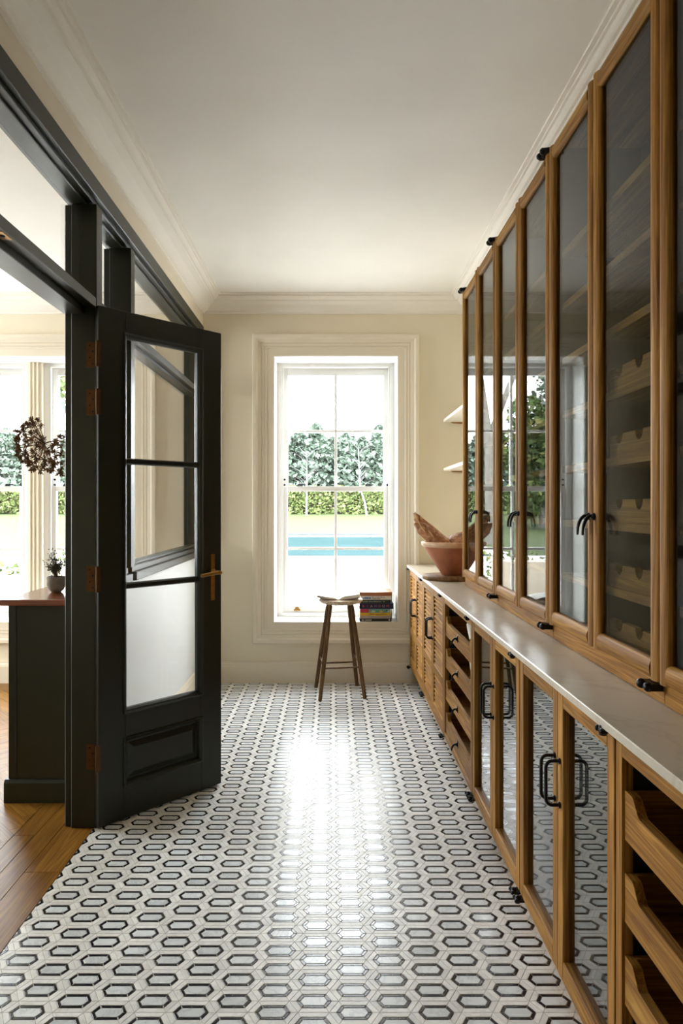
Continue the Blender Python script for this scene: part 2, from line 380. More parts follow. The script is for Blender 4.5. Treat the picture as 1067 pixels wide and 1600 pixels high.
# sash windows
def sash_window(name, x0, x1, z0, z1, label):
    t = thing(name, label, 'window', ((x0+x1)/2, YF+0.25, z0), kind='structure')
    f = MB(); W_ = 0.042
    f.box(x0, x0+W_, 5.44, 5.56, z0, z1); f.box(x1-W_, x1, 5.44, 5.56, z0, z1)
    f.box(x0+W_, x1-W_, 5.44, 5.56, z1-0.033, z1); f.box(x0+W_, x1-W_, 5.43, 5.58, z0, z0+0.03)
    f.box(x0+W_, x0+W_+0.012, 5.44, 5.456, z0+0.03, z1-0.033); f.box(x1-W_-0.012, x1-W_, 5.44, 5.456, z0+0.03, z1-0.033)
    f.build('box_frame', M['white'], t, 0.002)
    a, b = x0+W_, x1-W_
    zm = 1.48
    for nm, ya, yb, za, zb, lowr, topr in (('upper_sash', 5.505, 5.54, zm-0.018, z1-0.033, 0.036, 0.055), ('lower_sash', 5.458, 5.493, z0+0.03, zm+0.02, 0.05, 0.04)):
        s = MB(); st = 0.045
        s.box(a, a+st, ya, yb, za, zb); s.box(b-st, b, ya, yb, za, zb)
        s.box(a+st, b-st, ya, yb, za, za+lowr); s.box(a+st, b-st, ya, yb, zb-topr, zb)
        so = s.build(nm, M['white'], t, 0.002)
        gx0, gx1, gz0, gz1 = a+st, b-st, za+lowr, zb-topr
        cx, cz = (gx0+gx1)/2, (gz0+gz1)/2
        MB().box(cx-0.011, cx+0.011, ya+0.004, yb-0.004, gz0, gz1).build('glazing_bar', M['white'], so, 0.002)
        MB().box(gx0, cx-0.011, ya+0.004, yb-0.004, cz-0.010, cz+0.010).build('glazing_bar', M['white'], so, 0.002)
        MB().box(cx+0.011, gx1, ya+0.004, yb-0.004, cz-0.010, cz+0.010).build('glazing_bar', M['white'], so, 0.002)
        ym = (ya+yb)/2
        for px0, px1 in ((gx0, cx-0.011), (cx+0.011, gx1)):
            for pz0, pz1 in ((gz0, cz-0.010), (cz+0.010, gz1)):
                MB().box(px0, px1, ym-0.002, ym+0.002, pz0, pz1).build('pane', M['glass'], so)
        if nm == 'lower_sash':
            for fx in (0.14, 0.86):
                c = MB(); X = a+(b-a)*fx
                c.box(X-0.026, X+0.026, ya-0.004, ya, za+0.014, za+0.026)
                c.prism([(X-0.018, za+0.026), (X+0.018, za+0.026), (X+0.010, za+0.046), (X-0.010, za+0.046)], 'y', ya-0.014, ya)
                tag(c.build('sash_lift', M['brass'], so), 'dull brass sash lift')
    for fx in (0.17, 0.80):
        X = a+(b-a)*fx; c = MB(); c.box(X-0.022, X+0.022, 5.462, 5.50, zm+0.02, zm+0.028)
        c.tube([(X-0.02, 5.47, zm+0.034), (X, 5.475, zm+0.036), (X+0.04, 5.48, zm+0.033)], 0.006, 6)
        tag(c.build('sash_lock', M['iron'], t), 'small dark sash fastener')
    for X, z in ((x0+W_+0.018, zm+0.075), (x0+W_+0.018, zm+0.032), (x1-W_-0.014, zm+0.032)):
        c = MB(); c.lathe([(0.0001, 0), (0.008, 0), (0.008, 0.012), (0.0001, 0.014)], (X, 5.505, z), 10, 'y')
        c.xform(Matrix.Translation((0, -0.012, 0)))
        tag(c.build('sash_stop', M['iron'], t), 'small black sash stop')
    return t
sash_window('window_1', WX0, WX1, WZ0, WZ1, 'tall white sash window with eight panes looking onto the pool')
sash_window('window_2', -2.30, VX1, WZ0, WZ1, 'white sash window of the neighbouring room beside the dark post')
sash_window('window_3', VX0, -2.42, WZ0, WZ1, 'white sash window at the left edge, beyond the window mullion')
mm = MB(); mm.box(-2.42, -2.30, 5.40, 5.57, WZ0, WZ1)
for xo in (-2.40, -2.37, -2.34): mm.box(xo, xo+0.014, 5.388, 5.401, WZ0, WZ1)
struct('trim_7', mm, M['trim'], 'moulded cream mullion between the two windows of the neighbouring room', 'window mullion', 0.002)

# ------------------------------------------------------------------ dark glazed screen
sc = thing('window_4', 'dark olive glazed screen with transom filling the left wall', 'glazed screen', (-1.05, 3.3, 0), kind='structure')
Y0, Y1 = 1.49, YF-0.003
h = MB(); h.box(XLB-0.012, XL+0.004, Y0, Y1, 2.63, 2.705); h.box(XLB, XL-0.018, Y0, Y1, 2.612, 2.63); h.box(XLB+0.03, XL-0.045, Y0, Y1, 2.60, 2.612)
h.build('head', M['dark'], sc, 0.0025)
def post(y0, y1, z0, z1, nm='post'):
    p = MB(); p.box(XLB+0.03, XL+0.002, y0, y1, z0, z1); p.box(XLB, XLB+0.03, y0+0.012, y1-0.005, z0, z1)
    p.build(nm, M['dark'], sc, 0.0025)
post(2.842, 2.911, 0, 2.60); post(3.326, 3.39, 1.04, 2.60, 'mullion'); post(5.12, Y1, 1.04, 2.60); post(1.49, 1.56, 0, 2.60)
t_ = MB(); t_.box(XL-0.045, XL, 1.56, 2.842, 2.166, 2.208); t_.box(XLB, XL-0.0455, 1.56, 2.842, 2.14, 2.208)
t_.build('transom_bar', M['dark'], sc, 0.0025)
for y0, y1 in ((2.911, 3.326), (3.39, 5.12)):
    t_ = MB(); t_.box(XLB+0.02, XL+0.002, y0, y1, 2.166, 2.208); t_.box(XLB+0.04, XL-0.03, y0, y1, 2.15, 2.2225)
    t_.build('transom_bar', M['dark'], sc, 0.0025)
    s_ = MB(); s_.box(XLB-0.01, XL+0.012, y0, y1, 0.972, 1.012); s_.box(XLB+0.02, XL-0.012, y0, y1, 1.012, 1.04); s_.box(XLB+0.04, XL-0.035, y0, y1, 1.04, 1.055)
    s_.build('sill_rail', M['dark'], sc, 0.0025)
    bx(-1.058, -1.052, y0, y1, 1.05, 2.155).build('pane', M['glass'], sc)
    bx(-1.058, -1.052, y0, y1, 2.218, 2.605).build('pane', M['glass'], sc)
MB().box(-1.058, -1.052, 1.56, 2.842, 2.205, 2.605).build('pane', M['glass'], sc)
k = MB(); k.box(XL-0.040, XL-0.008, 2.05, 2.115, 2.1645, 2.1662); tag(k.build('bolt_keep', M['brass'], sc), 'small brass bolt keep under the transom')
k = MB(); k.lathe([(0.0001, -0.001), (0.009, -0.001), (0.009, 0.001), (0.0001, 0.001)], (XL-0.024, 2.083, 2.1636), 12); k.build('bolt_hole', M['iron'], sc)

# ------------------------------------------------------------------ open door (built along local +x, visible face on local -y)
dr = thing('door_1', 'dark olive half-glazed door standing open, with brass lever handle', 'door', (-0.969, 2.822, 0.008), kind='structure', rotz=math.atan2(0.464, 0.4325), local=True)
DW, DT, DH = 0.634, 0.045, 2.164
GX0, GX1 = 0.124, 0.516
def dbox(nm, *a, mat='dark', bev=0.002, par=dr): return bx(*a).build(nm, M[mat], par, bev)
dbox('stile', 0, GX0, 0, DT, 0, DH); dbox('stile', GX1, DW, 0, DT, 0, DH)
dbox('rail', GX0, GX1, 0, DT, 2.062, DH); dbox('rail', GX0, GX1, 0, DT, 0.337, 0.455); dbox('rail', GX0, GX1, 0, DT, 0, 0.145)
for z in (1.525, 0.99):
    g = MB(); g.prism([(0.004, z-0.008), (0.012, z-0.013), (DT-0.012, z-0.013), (DT-0.004, z-0.008), (DT-0.004, z+0.008), (DT-0.012, z+0.013), (0.012, z+0.013), (0.004, z+0.008)], 'x', GX0, GX1)
    g.build('glazing_bar', M['dark'], dr)
def ring(x0, x1, z0, z1, prof):
    mb = MB(); n = len(prof); vs = []
    for cx, sx, cz, sz in ((x0, 1, z0, 1), (x1, -1, z0, 1), (x1, -1, z1, -1), (x0, 1, z1, -1)):
        for o, d in prof: vs.append((cx+sx*o, d, cz+sz*o))
    return mb.add(vs, [(c*n+i, c*n+(i+1) % n, ((c+1) % 4)*n+(i+1) % n, ((c+1) % 4)*n+i) for c in range(4) for i in range(n)])
BD = [(-0.010, 0.0), (-0.010, -0.005), (-0.003, -0.007), (0.0, -0.003), (0.006, 0.002), (0.012, 0.014), (0.012, 0.031), (0.006, DT-0.002), (0.0, DT), (0, 0.022)]
ring(GX0, GX1, 0.455, 2.062, BD).build('glazing_bead', M['dark'], dr)
for z0, z1 in ((0.455, 0.977), (1.003, 1.512), (1.538, 2.062)):
    dbox('pane', GX0, GX1, 0.0205, 0.0245, z0, z1, mat='glass', bev=0)
ring(GX0, GX1, 0.145, 0.337, BD).build('panel_moulding', M['dark'], dr)
p = MB(); p.box(GX0, GX1, 0.018, 0.03, 0.145, 0.337)
p.add([(GX0+0.02, 0.018, 0.165), (GX1-0.02, 0.018, 0.165), (GX1-0.02, 0.018, 0.317), (GX0+0.02, 0.018, 0.317), (GX0+0.045, 0.006, 0.19), (GX1-0.045, 0.006, 0.19), (GX1-0.045, 0.006, 0.292), (GX0+0.045, 0.006, 0.292)],
      [(0, 1, 5, 4), (1, 2, 6, 5), (2, 3, 7, 6), (3, 0, 4, 7), (4, 5, 6, 7)])
p.build('raised_panel', M['dark'], dr)
pl = bx(0.571, 0.593, -0.004, 0, 0.885, 1.105).build('handle_plate', M['brass'], dr, 0.0015)
tag(pl, 'long brass handle plate')
lv = MB(); lv.lathe([(0.0001, -0.062), (0.009, -0.062), (0.009, -0.01), (0.014, -0.008), (0.014, -0.004)], (0.582, 0, 1.02), 14, 'y')
lv.tube([(0.592, -0.054, 1.02), (0.55, -0.054, 1.019), (0.478, -0.054, 1.012)], [0.0085, 0.008, 0.0085], 12)
lv.build('lever', M['brass'], pl)
for z in (1.971, 1.772, 1.038, 0.298):
    hg = MB(); hg.box(-0.002, 0.010, -0.0025, 0.0005, z-0.061, z+0.045)
    hg.tube([(-0.007, -0.004, z-0.061), (-0.007, -0.004, z+0.045)], 0.0065, 8)
    hh = hg.build('hinge', M['hinge'], dr); tag(hh, 'bronze butt hinge on the hanging edge')
    hl = MB(); hl.box(XL-0.040, XL-0.001, 2.8395, 2.8425, z-0.053, z+0.053); hp = hl.build('hinge_leaf', M['hinge'], sc); tag(hp, 'bronze hinge leaf on the dark post')
    sb = MB()
    for i, dz in enumerate((-0.038, -0.013, 0.013, 0.038)):
        sb.lathe([(0.0001, -0.001), (0.004, -0.001), (0.004, 0.001), (0.0001, 0.001)], (XL-0.013-(i % 2)*0.014, 2.8390, z+dz), 8, 'y')
    sb.build('screws', M['iron'], hp)

# ------------------------------------------------------------------ mosaic floor
HL, HS, HH = 0.0826, 0.0257, 0.0837
HEX = [(-HL/2-HS, 0), (-HL/2, -HH/2), (HL/2, -HH/2), (HL/2+HS, 0), (HL/2, HH/2), (-HL/2, HH/2)]
def inset(poly, d):
    n = len(poly); out = []
    for i in range(n):
        a, b, c = Vector(poly[i-1]), Vector(poly[i]), Vector(poly[(i+1) % n])
        e1 = (b-a).normalized(); e2 = (c-b).normalized()
        n1 = Vector((-e1.y, e1.x)); n2 = Vector((-e2.y, e2.x))
        m = n1+n2; m = m/(1+n1.dot(n2)); q = b+m*d; out.append((q.x, q.y))
    return out
R1 = inset(HEX, 0.0158); R2 = inset(HEX, 0.0258); GR = 0.0006
PIECES = [('hexagon_tile', 't_hex', inset(R2, GR))]
for i in range(6):
    j = (i+1) % 6
    PIECES.append(('black_strip_tile', 't_black', inset([R1[i], R1[j], R2[j], R2[i]], 0.0013)))
for i in range(6):
    j = (i+1) % 6
    PIECES.append(('white_strip_tile', 't_white', inset([HEX[i], HEX[j], R1[j], R1[i]], GR)))
def tile_mb(poly, mb=None, ox=0, oy=0):
    mb = mb or MB(); n = len(poly); cx = 0.00025
    top = inset(poly, 0.0004)
    vs = [(x+ox, y+oy, -0.006) for x, y in poly]+[(x+ox, y+oy, -0.0004) for x, y in poly]+[(x+ox, y+oy, 0) for x, y in top]
    fs = [(i, (i+1) % n, (i+1) % n+n, i+n) for i in range(n)]+[(i+n, (i+1) % n+n, (i+1) % n+2*n, i+2*n) for i in range(n)]+[tuple(range(2*n, 3*n))]
    return mb.add(vs, fs)
PM = []
for nm, mt, poly in PIECES:
    me = tile_mb(poly).mesh(nm); me.materials.append(M[mt]); PM.append(me)
def clip(poly, ax, lim, sg):
    out = []; n = len(poly)
    for i in range(n):
        a, b = poly[i], poly[(i+1) % n]; da = sg*(a[ax]-lim); db = sg*(b[ax]-lim)
        if da >= 0: out.append(a)
        if (da >= 0) != (db >= 0):
            t = da/(da-db); out.append((a[0]+(b[0]-a[0])*t, a[1]+(b[1]-a[1])*t))
    return out
def vis(x, y):
    u = 520+1067*x/y; v = 791+1067*CAMZ/y
    return 0 <= u <= 1067 and v <= 1600 and x < 0.60-0.15*(0.145/CAMZ)
cand = []
rest = {'t_hex': MB(), 't_black': MB(), 't_white': MB()}
for c in range(-10, 9):
    cx = -0.0509+c*(HL+HS)
    for r in range(-30, 42):
        cyy = 1.849+HH*(r+(0.5 if c % 2 else 0))
        if cyy < 0.2 or cyy > YF+0.05: continue
        for k, (nm, mt, poly) in enumerate(PIECES):
            P = [(x+cx, y+cyy) for x, y in poly]
            xs = [p[0] for p in P]; ys = [p[1] for p in P]
            if max(xs) < -0.994 or min(xs) > 0.80 or min(ys) > 5.165: continue
            whole = min(xs) > -0.994 and max(ys) < 5.165 and max(xs) < 0.8
            px, py = sum(xs)/len(xs), sum(ys)/len(ys)
            cand.append((not (whole and py > 0.3 and vis(px, py)), py, px, k, cx, cyy, whole, P))
cand.sort(key=lambda q: (q[0], q[1], q[2]))
count = {}
for bad, py, px, k, cx, cyy, whole, P in cand:
    nm, mt, poly = PIECES[k]
    if not bad and count.get(nm, 0) < 300:
        count[nm] = count.get(nm, 0)+1
        o = bpy.data.objects.new(nm, PM[k]); COL.objects.link(o); o.parent = fl
        o.location = Vector((cx, cyy, 0))-org(fl)
        o.rotation_euler = (random.uniform(-1, 1)*0.0008, random.uniform(-1, 1)*0.0008, 0)
    else:
        if not whole:
            P = clip(clip(P, 0, -0.994, 1), 1, 5.165, -1)
            if len(P) < 3: continue
            ar = abs(sum(P[i][0]*P[(i+1) % len(P)][1]-P[(i+1) % len(P)][0]*P[i][1] for i in range(len(P))))/2
            if ar < 4e-6: continue
            n = len(P); rest[mt].add([(x, y, 0) for x, y in P]+[(x, y, -0.006) for x, y in P], [tuple(range(n))]+[(i, i+n, (i+1) % n+n, (i+1) % n) for i in range(n)])
        else:
            tile_mb(poly, rest[mt], cx, cyy)
# the far, small tiles as one mesh with three materials
allv = []; allf = []; mi = []
for i, mt in enumerate(('t_hex', 't_black', 't_white')):
    n = len(allv); allv += rest[mt].v; allf += [tuple(q+n for q in f) for f in rest[mt].f]; mi += [i]*len(rest[mt].f)
me = bpy.data.meshes.new('mosaic_tiles'); me.from_pydata([tuple(Vector(v)-org(fl)) for v in allv], [], allf)
me.polygons.foreach_set('material_index', mi)
for mt in ('t_hex', 't_black', 't_white'): me.materials.append(M[mt])
bm = bmesh.new(); bm.from_mesh(me); bmesh.ops.recalc_face_normals(bm, faces=bm.faces); bm.to_mesh(me); bm.free()
tag(link('mosaic_tiles', me, None, fl), 'small marble mosaic pieces farther off', kind='stuff')

# ------------------------------------------------------------------ parquet
def plank(x0, x1, y0, y1):
    g = 0.0008
    b_ = bx(x0+g, x1-g, y0+g, y1-g, -0.012, 0.0); return b_
def put_plank(w, l, cx, cyy, ang):
    key = ('plank', round(w, 3), round(l, 3))
    if key not in PLK: PLK[key] = bx(-w/2+0.0007, w/2-0.0007, -l/2+0.0007, l/2-0.0007, -0.012, 0).mesh('plank', bevel=0.0008); PLK[key].materials.append(M['parq_y'])
    o = bpy.data.objects.new('plank', PLK[key]); COL.objects.link(o); o.parent = pf
    o.location = Vector((cx, cyy, random.uniform(-0.0004, 0)))-org(pf); o.rotation_euler = (0, 0, ang)
PLK = {}
for xa, xb, offs in ((-1.13, -0.9965, 0.9), (-1.215, -1.13, 0.3), (-1.30, -1.215, 0.62)):
    y = 1.2-offs
    while y < 5.1:
        ln = 1.1; y1 = min(y+ln, YF)
        put_plank(xb-xa, y1-y, (xa+xb)/2, (y+y1)/2, 0); y += ln
# herringbone field farther left, cut along the border planks
pw, pln = 0.085, 0.51
def cut_plank(P):
    P = clip(clip(clip(P, 0, -1.3008, -1), 1, 5.185, -1), 0, -3.0, 1)
    if len(P) < 3: return
    P = inset(P, 0.0007); n = len(P); c = Vector((sum(p[0] for p in P)/n, sum(p[1] for p in P)/n))
    m = MB(); m.add([(x, y, 0) for x, y in P]+[(x, y, -0.012) for x, y in P], [tuple(range(n)), tuple(range(2*n-1, n-1, -1))]+[(i, i+n, (i+1) % n+n, (i+1) % n) for i in range(n)])
    an = Matrix.Rotation(-P_ANG, 4, 'Z'); me = m.xform(an @ Matrix.Translation((-c.x, -c.y, 0))).mesh('plank'); me.materials.append(M['parq_y'])
    o = bpy.data.objects.new('plank', me); COL.objects.link(o); o.parent = pf; o.location = Vector((c.x, c.y, random.uniform(-0.0004, 0)))-org(pf); o.rotation_euler = (0, 0, P_ANG)
npk = 0
for i in range(-60, 80):
    for j in range(-6, 7):
        for kind in (0, 1):
            bu = i*pw+j*(2*pln); bv = i*pw
            q = [(bu, bv), (bu+pln, bv), (bu+pln, bv+pw), (bu, bv+pw)] if kind == 0 else [(bu+pln, bv+pw-pln), (bu+pln+pw, bv+pw-pln), (bu+pln+pw, bv+pw), (bu+pln, bv+pw)]
            P = [(-2.0+(u-v)*0.70711, 1.2+(u+v)*0.70711) for u, v in q]
            xs = [p[0] for p in P]; ys = [p[1] for p in P]
            if max(xs) < -2.9 or min(xs) > -1.32 or max(ys) < 1.9 or min(ys) > 5.1: continue
            P_ANG = -PI/4 if kind == 0 else PI/4
            cut_plank(P); npk += 1
bx(LX, -1.301, YN, YF, -0.02, -0.0125).build('plank_underlay', M['parq_y'], pf)

# ------------------------------------------------------------------ worktop and base cabinets
XD = 0.578; ZB0, ZB1 = 0.145, 0.876
wt = MB(); wt.box(0.557, XR-0.002, 0.4, 5.15, 0.88, 0.90)
tag(wt.build('worktop', M['quartz'], None, 0.002), 'long polished cream quartz worktop with faint veins, over the base cabinets', 'worktop')
def iron_pivot(par, y, z, up, x=XD):
    m = MB(); s = 1 if up else -1
    m.box(x-0.012, x+0.012, y-0.016, y+0.016, z, z+s*0.006)
    m.lathe([(0.0001, -0.012), (0.008, -0.010), (0.010, 0), (0.008, 0.010), (0.0001, 0.012)], (x-0.012, y, z+s*0.004), 10)
    m.ball((x-0.018, y-0.012, z+s*0.003), 0.007, 8, 5); m.ball((x-0.018, y+0.012, z+s*0.003), 0.007, 8, 5)
    m.build('pivot_hinge', M['iron'], par)
def d_handle(par, y, zc, x=XD, hgt=0.112, out=0.036):
    m = MB(); pts = [(x, y, zc+hgt/2)]
    for i in range(7):
        a = PI/2*i/6; pts.append((x-out+0.016-0.016*math.sin(a), y, zc+hgt/2-0.016+0.016*math.cos(a)))
    for i in range(7):
        a = PI/2*i/6; pts.append((x-out+0.016-0.016*math.cos(a), y, zc-hgt/2+0.016-0.016*math.sin(a)))
    pts.append((x, y, zc-hgt/2))
    m.tube(pts, 0.0046, 8)
    for s in (1, -1): m.lathe([(0.0001, -0.005), (0.009, -0.004), (0.0075, 0)], (x, y, zc+s*hgt/2), 10, 'x')
    m.build('handle', M['iron'], par)
def carcass(par, y0, y1, back='inside', mat='oak_z'):
    g = 0.002
    for q0, q1 in ((y0+g, y0+0.020), (y1-0.020, y1-g)): MB().box(XD+0.024, XR-0.004, q0, q1, ZB0, 0.878).build('side_panel', M[mat], par)
    MB().box(XR-0.016, XR-0.004, y0+0.02, y1-0.02, ZB0, 0.878).build('back_panel', M[back], par)
    MB().box(XD+0.024, XR-0.016, y0+0.02, y1-0.02, ZB0, ZB0+0.018).build('floor_panel', M['oak_y'], par)
    MB().box(XD+0.07, XD+0.09, y0+g, y1-g, 0.0, ZB0).build('plinth', M['oak_y'], par)
GRPB = 'base cabinets under the worktop'
def frame(y0, y1, z0, z1, w, x0, x1, wt=None, wb=None):
    m = MB(); wt = wt or w; wb = wb or w
    m.box(x0, x1, y0, y0+w, z0, z1); m.box(x0, x1, y1-w, y1, z0, z1)
    return m, (y0+w, y1-w, z0+wb, z1-wt)
SLAT = None
def louvre_unit(y0, y1, label):
    global SLAT
    t = thing('louvred_cabinet', label, 'cabinet', (0.8, (y0+y1)/2, 0), GRPB); carcass(t, y0, y1)
    ym = (y0+y1)/2
    for a, b, hy in ((y0+0.003, ym-0.001, ym-0.022), (ym+0.001, y1-0.003, ym+0.022)):
        w = 0.042
        m = MB(); m.box(XD, XD+0.022, a, a+w, ZB0, ZB1); m.box(XD, XD+0.022, b-w, b, ZB0, ZB1)
        d = m.build('door', M['oak_z'], t, 0.0015)
        for z0, z1 in ((ZB0, ZB0+0.07), (0.385, 0.435), (ZB1-0.05, ZB1)): MB().box(XD, XD+0.022, a+w, b-w, z0, z1).build('rail', M['oak_y'], d, 0.0015)
        key = round(b-a, 3)
        sm = SL.get(key)
        if sm is None:
            s = bx(-0.003, 0.003, -(b-a-2*w)/2, (b-a-2*w)/2, -0.0135, 0.0135)
            s.xform(Matrix.Rotation(math.radians(46), 4, 'Y')); sm = s.mesh('slat', bevel=0.001); sm.materials.append(M['slat']); SL[key] = sm
        for z0, z1 in ((ZB0+0.07, 0.385), (0.435, ZB1-0.05)):
            n = int((z1-z0)/0.0232); p_ = (z1-z0)/n
            for i in range(n):
                link('slat', sm, None, d, (XD+0.013, (a+b)/2, z0+p_*(i+0.5)))
        d_handle(d, hy, 0.632)
    for y in (y0+0.021, y1-0.021):
        iron_pivot(t, y, 0.878, False, XD-0.004); iron_pivot(t, y, ZB0-0.006, False)
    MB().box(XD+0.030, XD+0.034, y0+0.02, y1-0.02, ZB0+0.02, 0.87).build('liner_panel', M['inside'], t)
SL = {}
louvre_unit(4.375, 5.13, 'oak cabinet with louvred doors at the far end, beside the window')
louvre_unit(3.56, 4.372, 'oak cabinet with louvred doors next to the open drawers')
def hook(par, y, z, x, drop=0.045, out=0.034):
    m = MB(); m.lathe([(0.0001, -0.010), (0.007, -0.009), (0.010, -0.004), (0.0105, 0)], (x, y, z), 12, 'x')
    pts = [(x-0.006, y, z)]
    for i in range(9):
        a = PI*0.62*i/8; pts.append((x-0.008-(out-0.01)*math.sin(a*0.9), y, z+0.002-drop*(1-math.cos(a))*0.72))
    m.tube(pts, [0.0055]+[0.0048]*6+[0.0042, 0.0038, 0.0036], 8)
    m.build('handle', M['iron'], par)
def drawer_unit(y0, y1, label, pulls):
    t = thing('drawer_cabinet', label, 'cabinet', (0.8, (y0+y1)/2, 0), GRPB); carcass(t, y0, y1, mat='inside')
    w = 0.03
    MB().box(XD, XD+0.024, y0+0.002, y0+w, ZB0, ZB1).build('frame_stile', M['oak_z'], t, 0.0015)
    MB().box(XD, XD+0.024, y1-w, y1-0.002, ZB0, ZB1).build('frame_stile', M['oak_z'], t, 0.0015)
    MB().box(XD, XD+0.024, y0+w, y1-w, 0.838, ZB1).build('frame_rail', M['oak_y'], t, 0.0015)
    MB().box(XD, XD+0.024, y0+w, y1-w, ZB0, 0.172).build('frame_rail', M['oak_y'], t, 0.0015)
    a, b = y0+w+0.002, y1-w-0.002
    for i in range(4):
        zt = 0.772-0.165*i; zb = zt-0.098
        sc_ = 0.03; e = 0.03; cv = 0.035
        prof = [(a, zb), (b, zb), (b, zt)]
        prof += [(b-e-cv*k/8, zt-sc_*(0.5-0.5*math.cos(PI*k/8))) for k in range(9)]
        prof += [(a+e+cv*(8-k)/8, zt-sc_*(0.5-0.5*math.cos(PI*(8-k)/8))) for k in range(9)]+[(a, zt)]
        f = MB(); f.prism(prof, 'x', XD+0.006, XD+0.024)
        d = f.build('drawer', M['oak_y'], t)
        bxm = MB(); bxm.box(XD+0.024, XR-0.03, a, a+0.012, zb+0.005, zt); bxm.box(XD+0.024, XR-0.03, b-0.012, b, zb+0.005, zt)
        bxm.box(XR-0.042, XR-0.03, a+0.012, b-0.012, zb+0.005, zt); bxm.build('drawer_side', M['oak_x'], d)
        MB().box(XD+0.024, XR-0.042, a+0.012, b-0.012, zb+0.005, zb+0.013).build('drawer_bottom', M['oak_x'], d)
        if pulls: 
            hook(d, (a+b)/2, zb+0.045, XD+0.006, 0.03, 0.03)
            MB().box(XD+0.003, XD+0.0065, (a+b)/2-0.009, (a+b)/2+0.009, zb+0.03, zb+0.062).build('pull_plate', M['iron'], d, 0.001)
    iron_pivot(t, y0+0.021, 0.878, False, XD-0.004); iron_pivot(t, y0+0.021, ZB0-0.006, False)
    return t
drawer_unit(2.835, 3.557, 'oak unit of four open scooped drawers with black hooks, next to the louvred doors', True)
drawer_unit(0.68, 1.397, 'oak unit of open scooped drawers nearest the viewer at the right edge', False)
def glass_unit(y0, y1, label):
    t = thing('glazed_base_cabinet', label, 'cabinet', (0.8, (y0+y1)/2, 0), GRPB); carcass(t, y0, y1, mat='inside')
    ym = (y0+y1)/2
    for a, b, hy in ((y0+0.003, ym-0.001, ym-0.02), (ym+0.001, y1-0.003, ym+0.02)):
        w = 0.038
        m = MB(); m.box(XD, XD+0.024, a, a+w, ZB0, ZB1); m.box(XD, XD+0.024, b-w, b, ZB0, ZB1)
        d = m.build('door', M['oak_z'], t, 0.003, 2)
        for z0, z1 in ((ZB0, ZB0+0.048), (ZB1-0.045, ZB1)): MB().box(XD, XD+0.024, a+w, b-w, z0, z1).build('rail', M['oak_y'], d, 0.003, 2)
        MB().box(XD+0.016, XD+0.020, a+w, b-w, ZB0+0.048, ZB1-0.045).build('pane', M['baseglass'], d)
        d_handle(d, hy, 0.636)
    MB().box(XD+0.04, XR-0.016, y0+0.02, y1-0.02, 0.49, 0.51).build('shelf', M['inside'], t)
    iron_pivot(t, y0+0.021, 0.878, False, XD-0.004); iron_pivot(t, y0+0.021, ZB0-0.006, False); iron_pivot(t, y1-0.021, ZB0-0.006, False)
glass_unit(2.117, 2.832, 'oak base cabinet with two glass doors, the one beside the open scooped drawers with hooks')
glass_unit(1.40, 2.114, 'nearer oak base cabinet with two tall glass doors and long black handles')

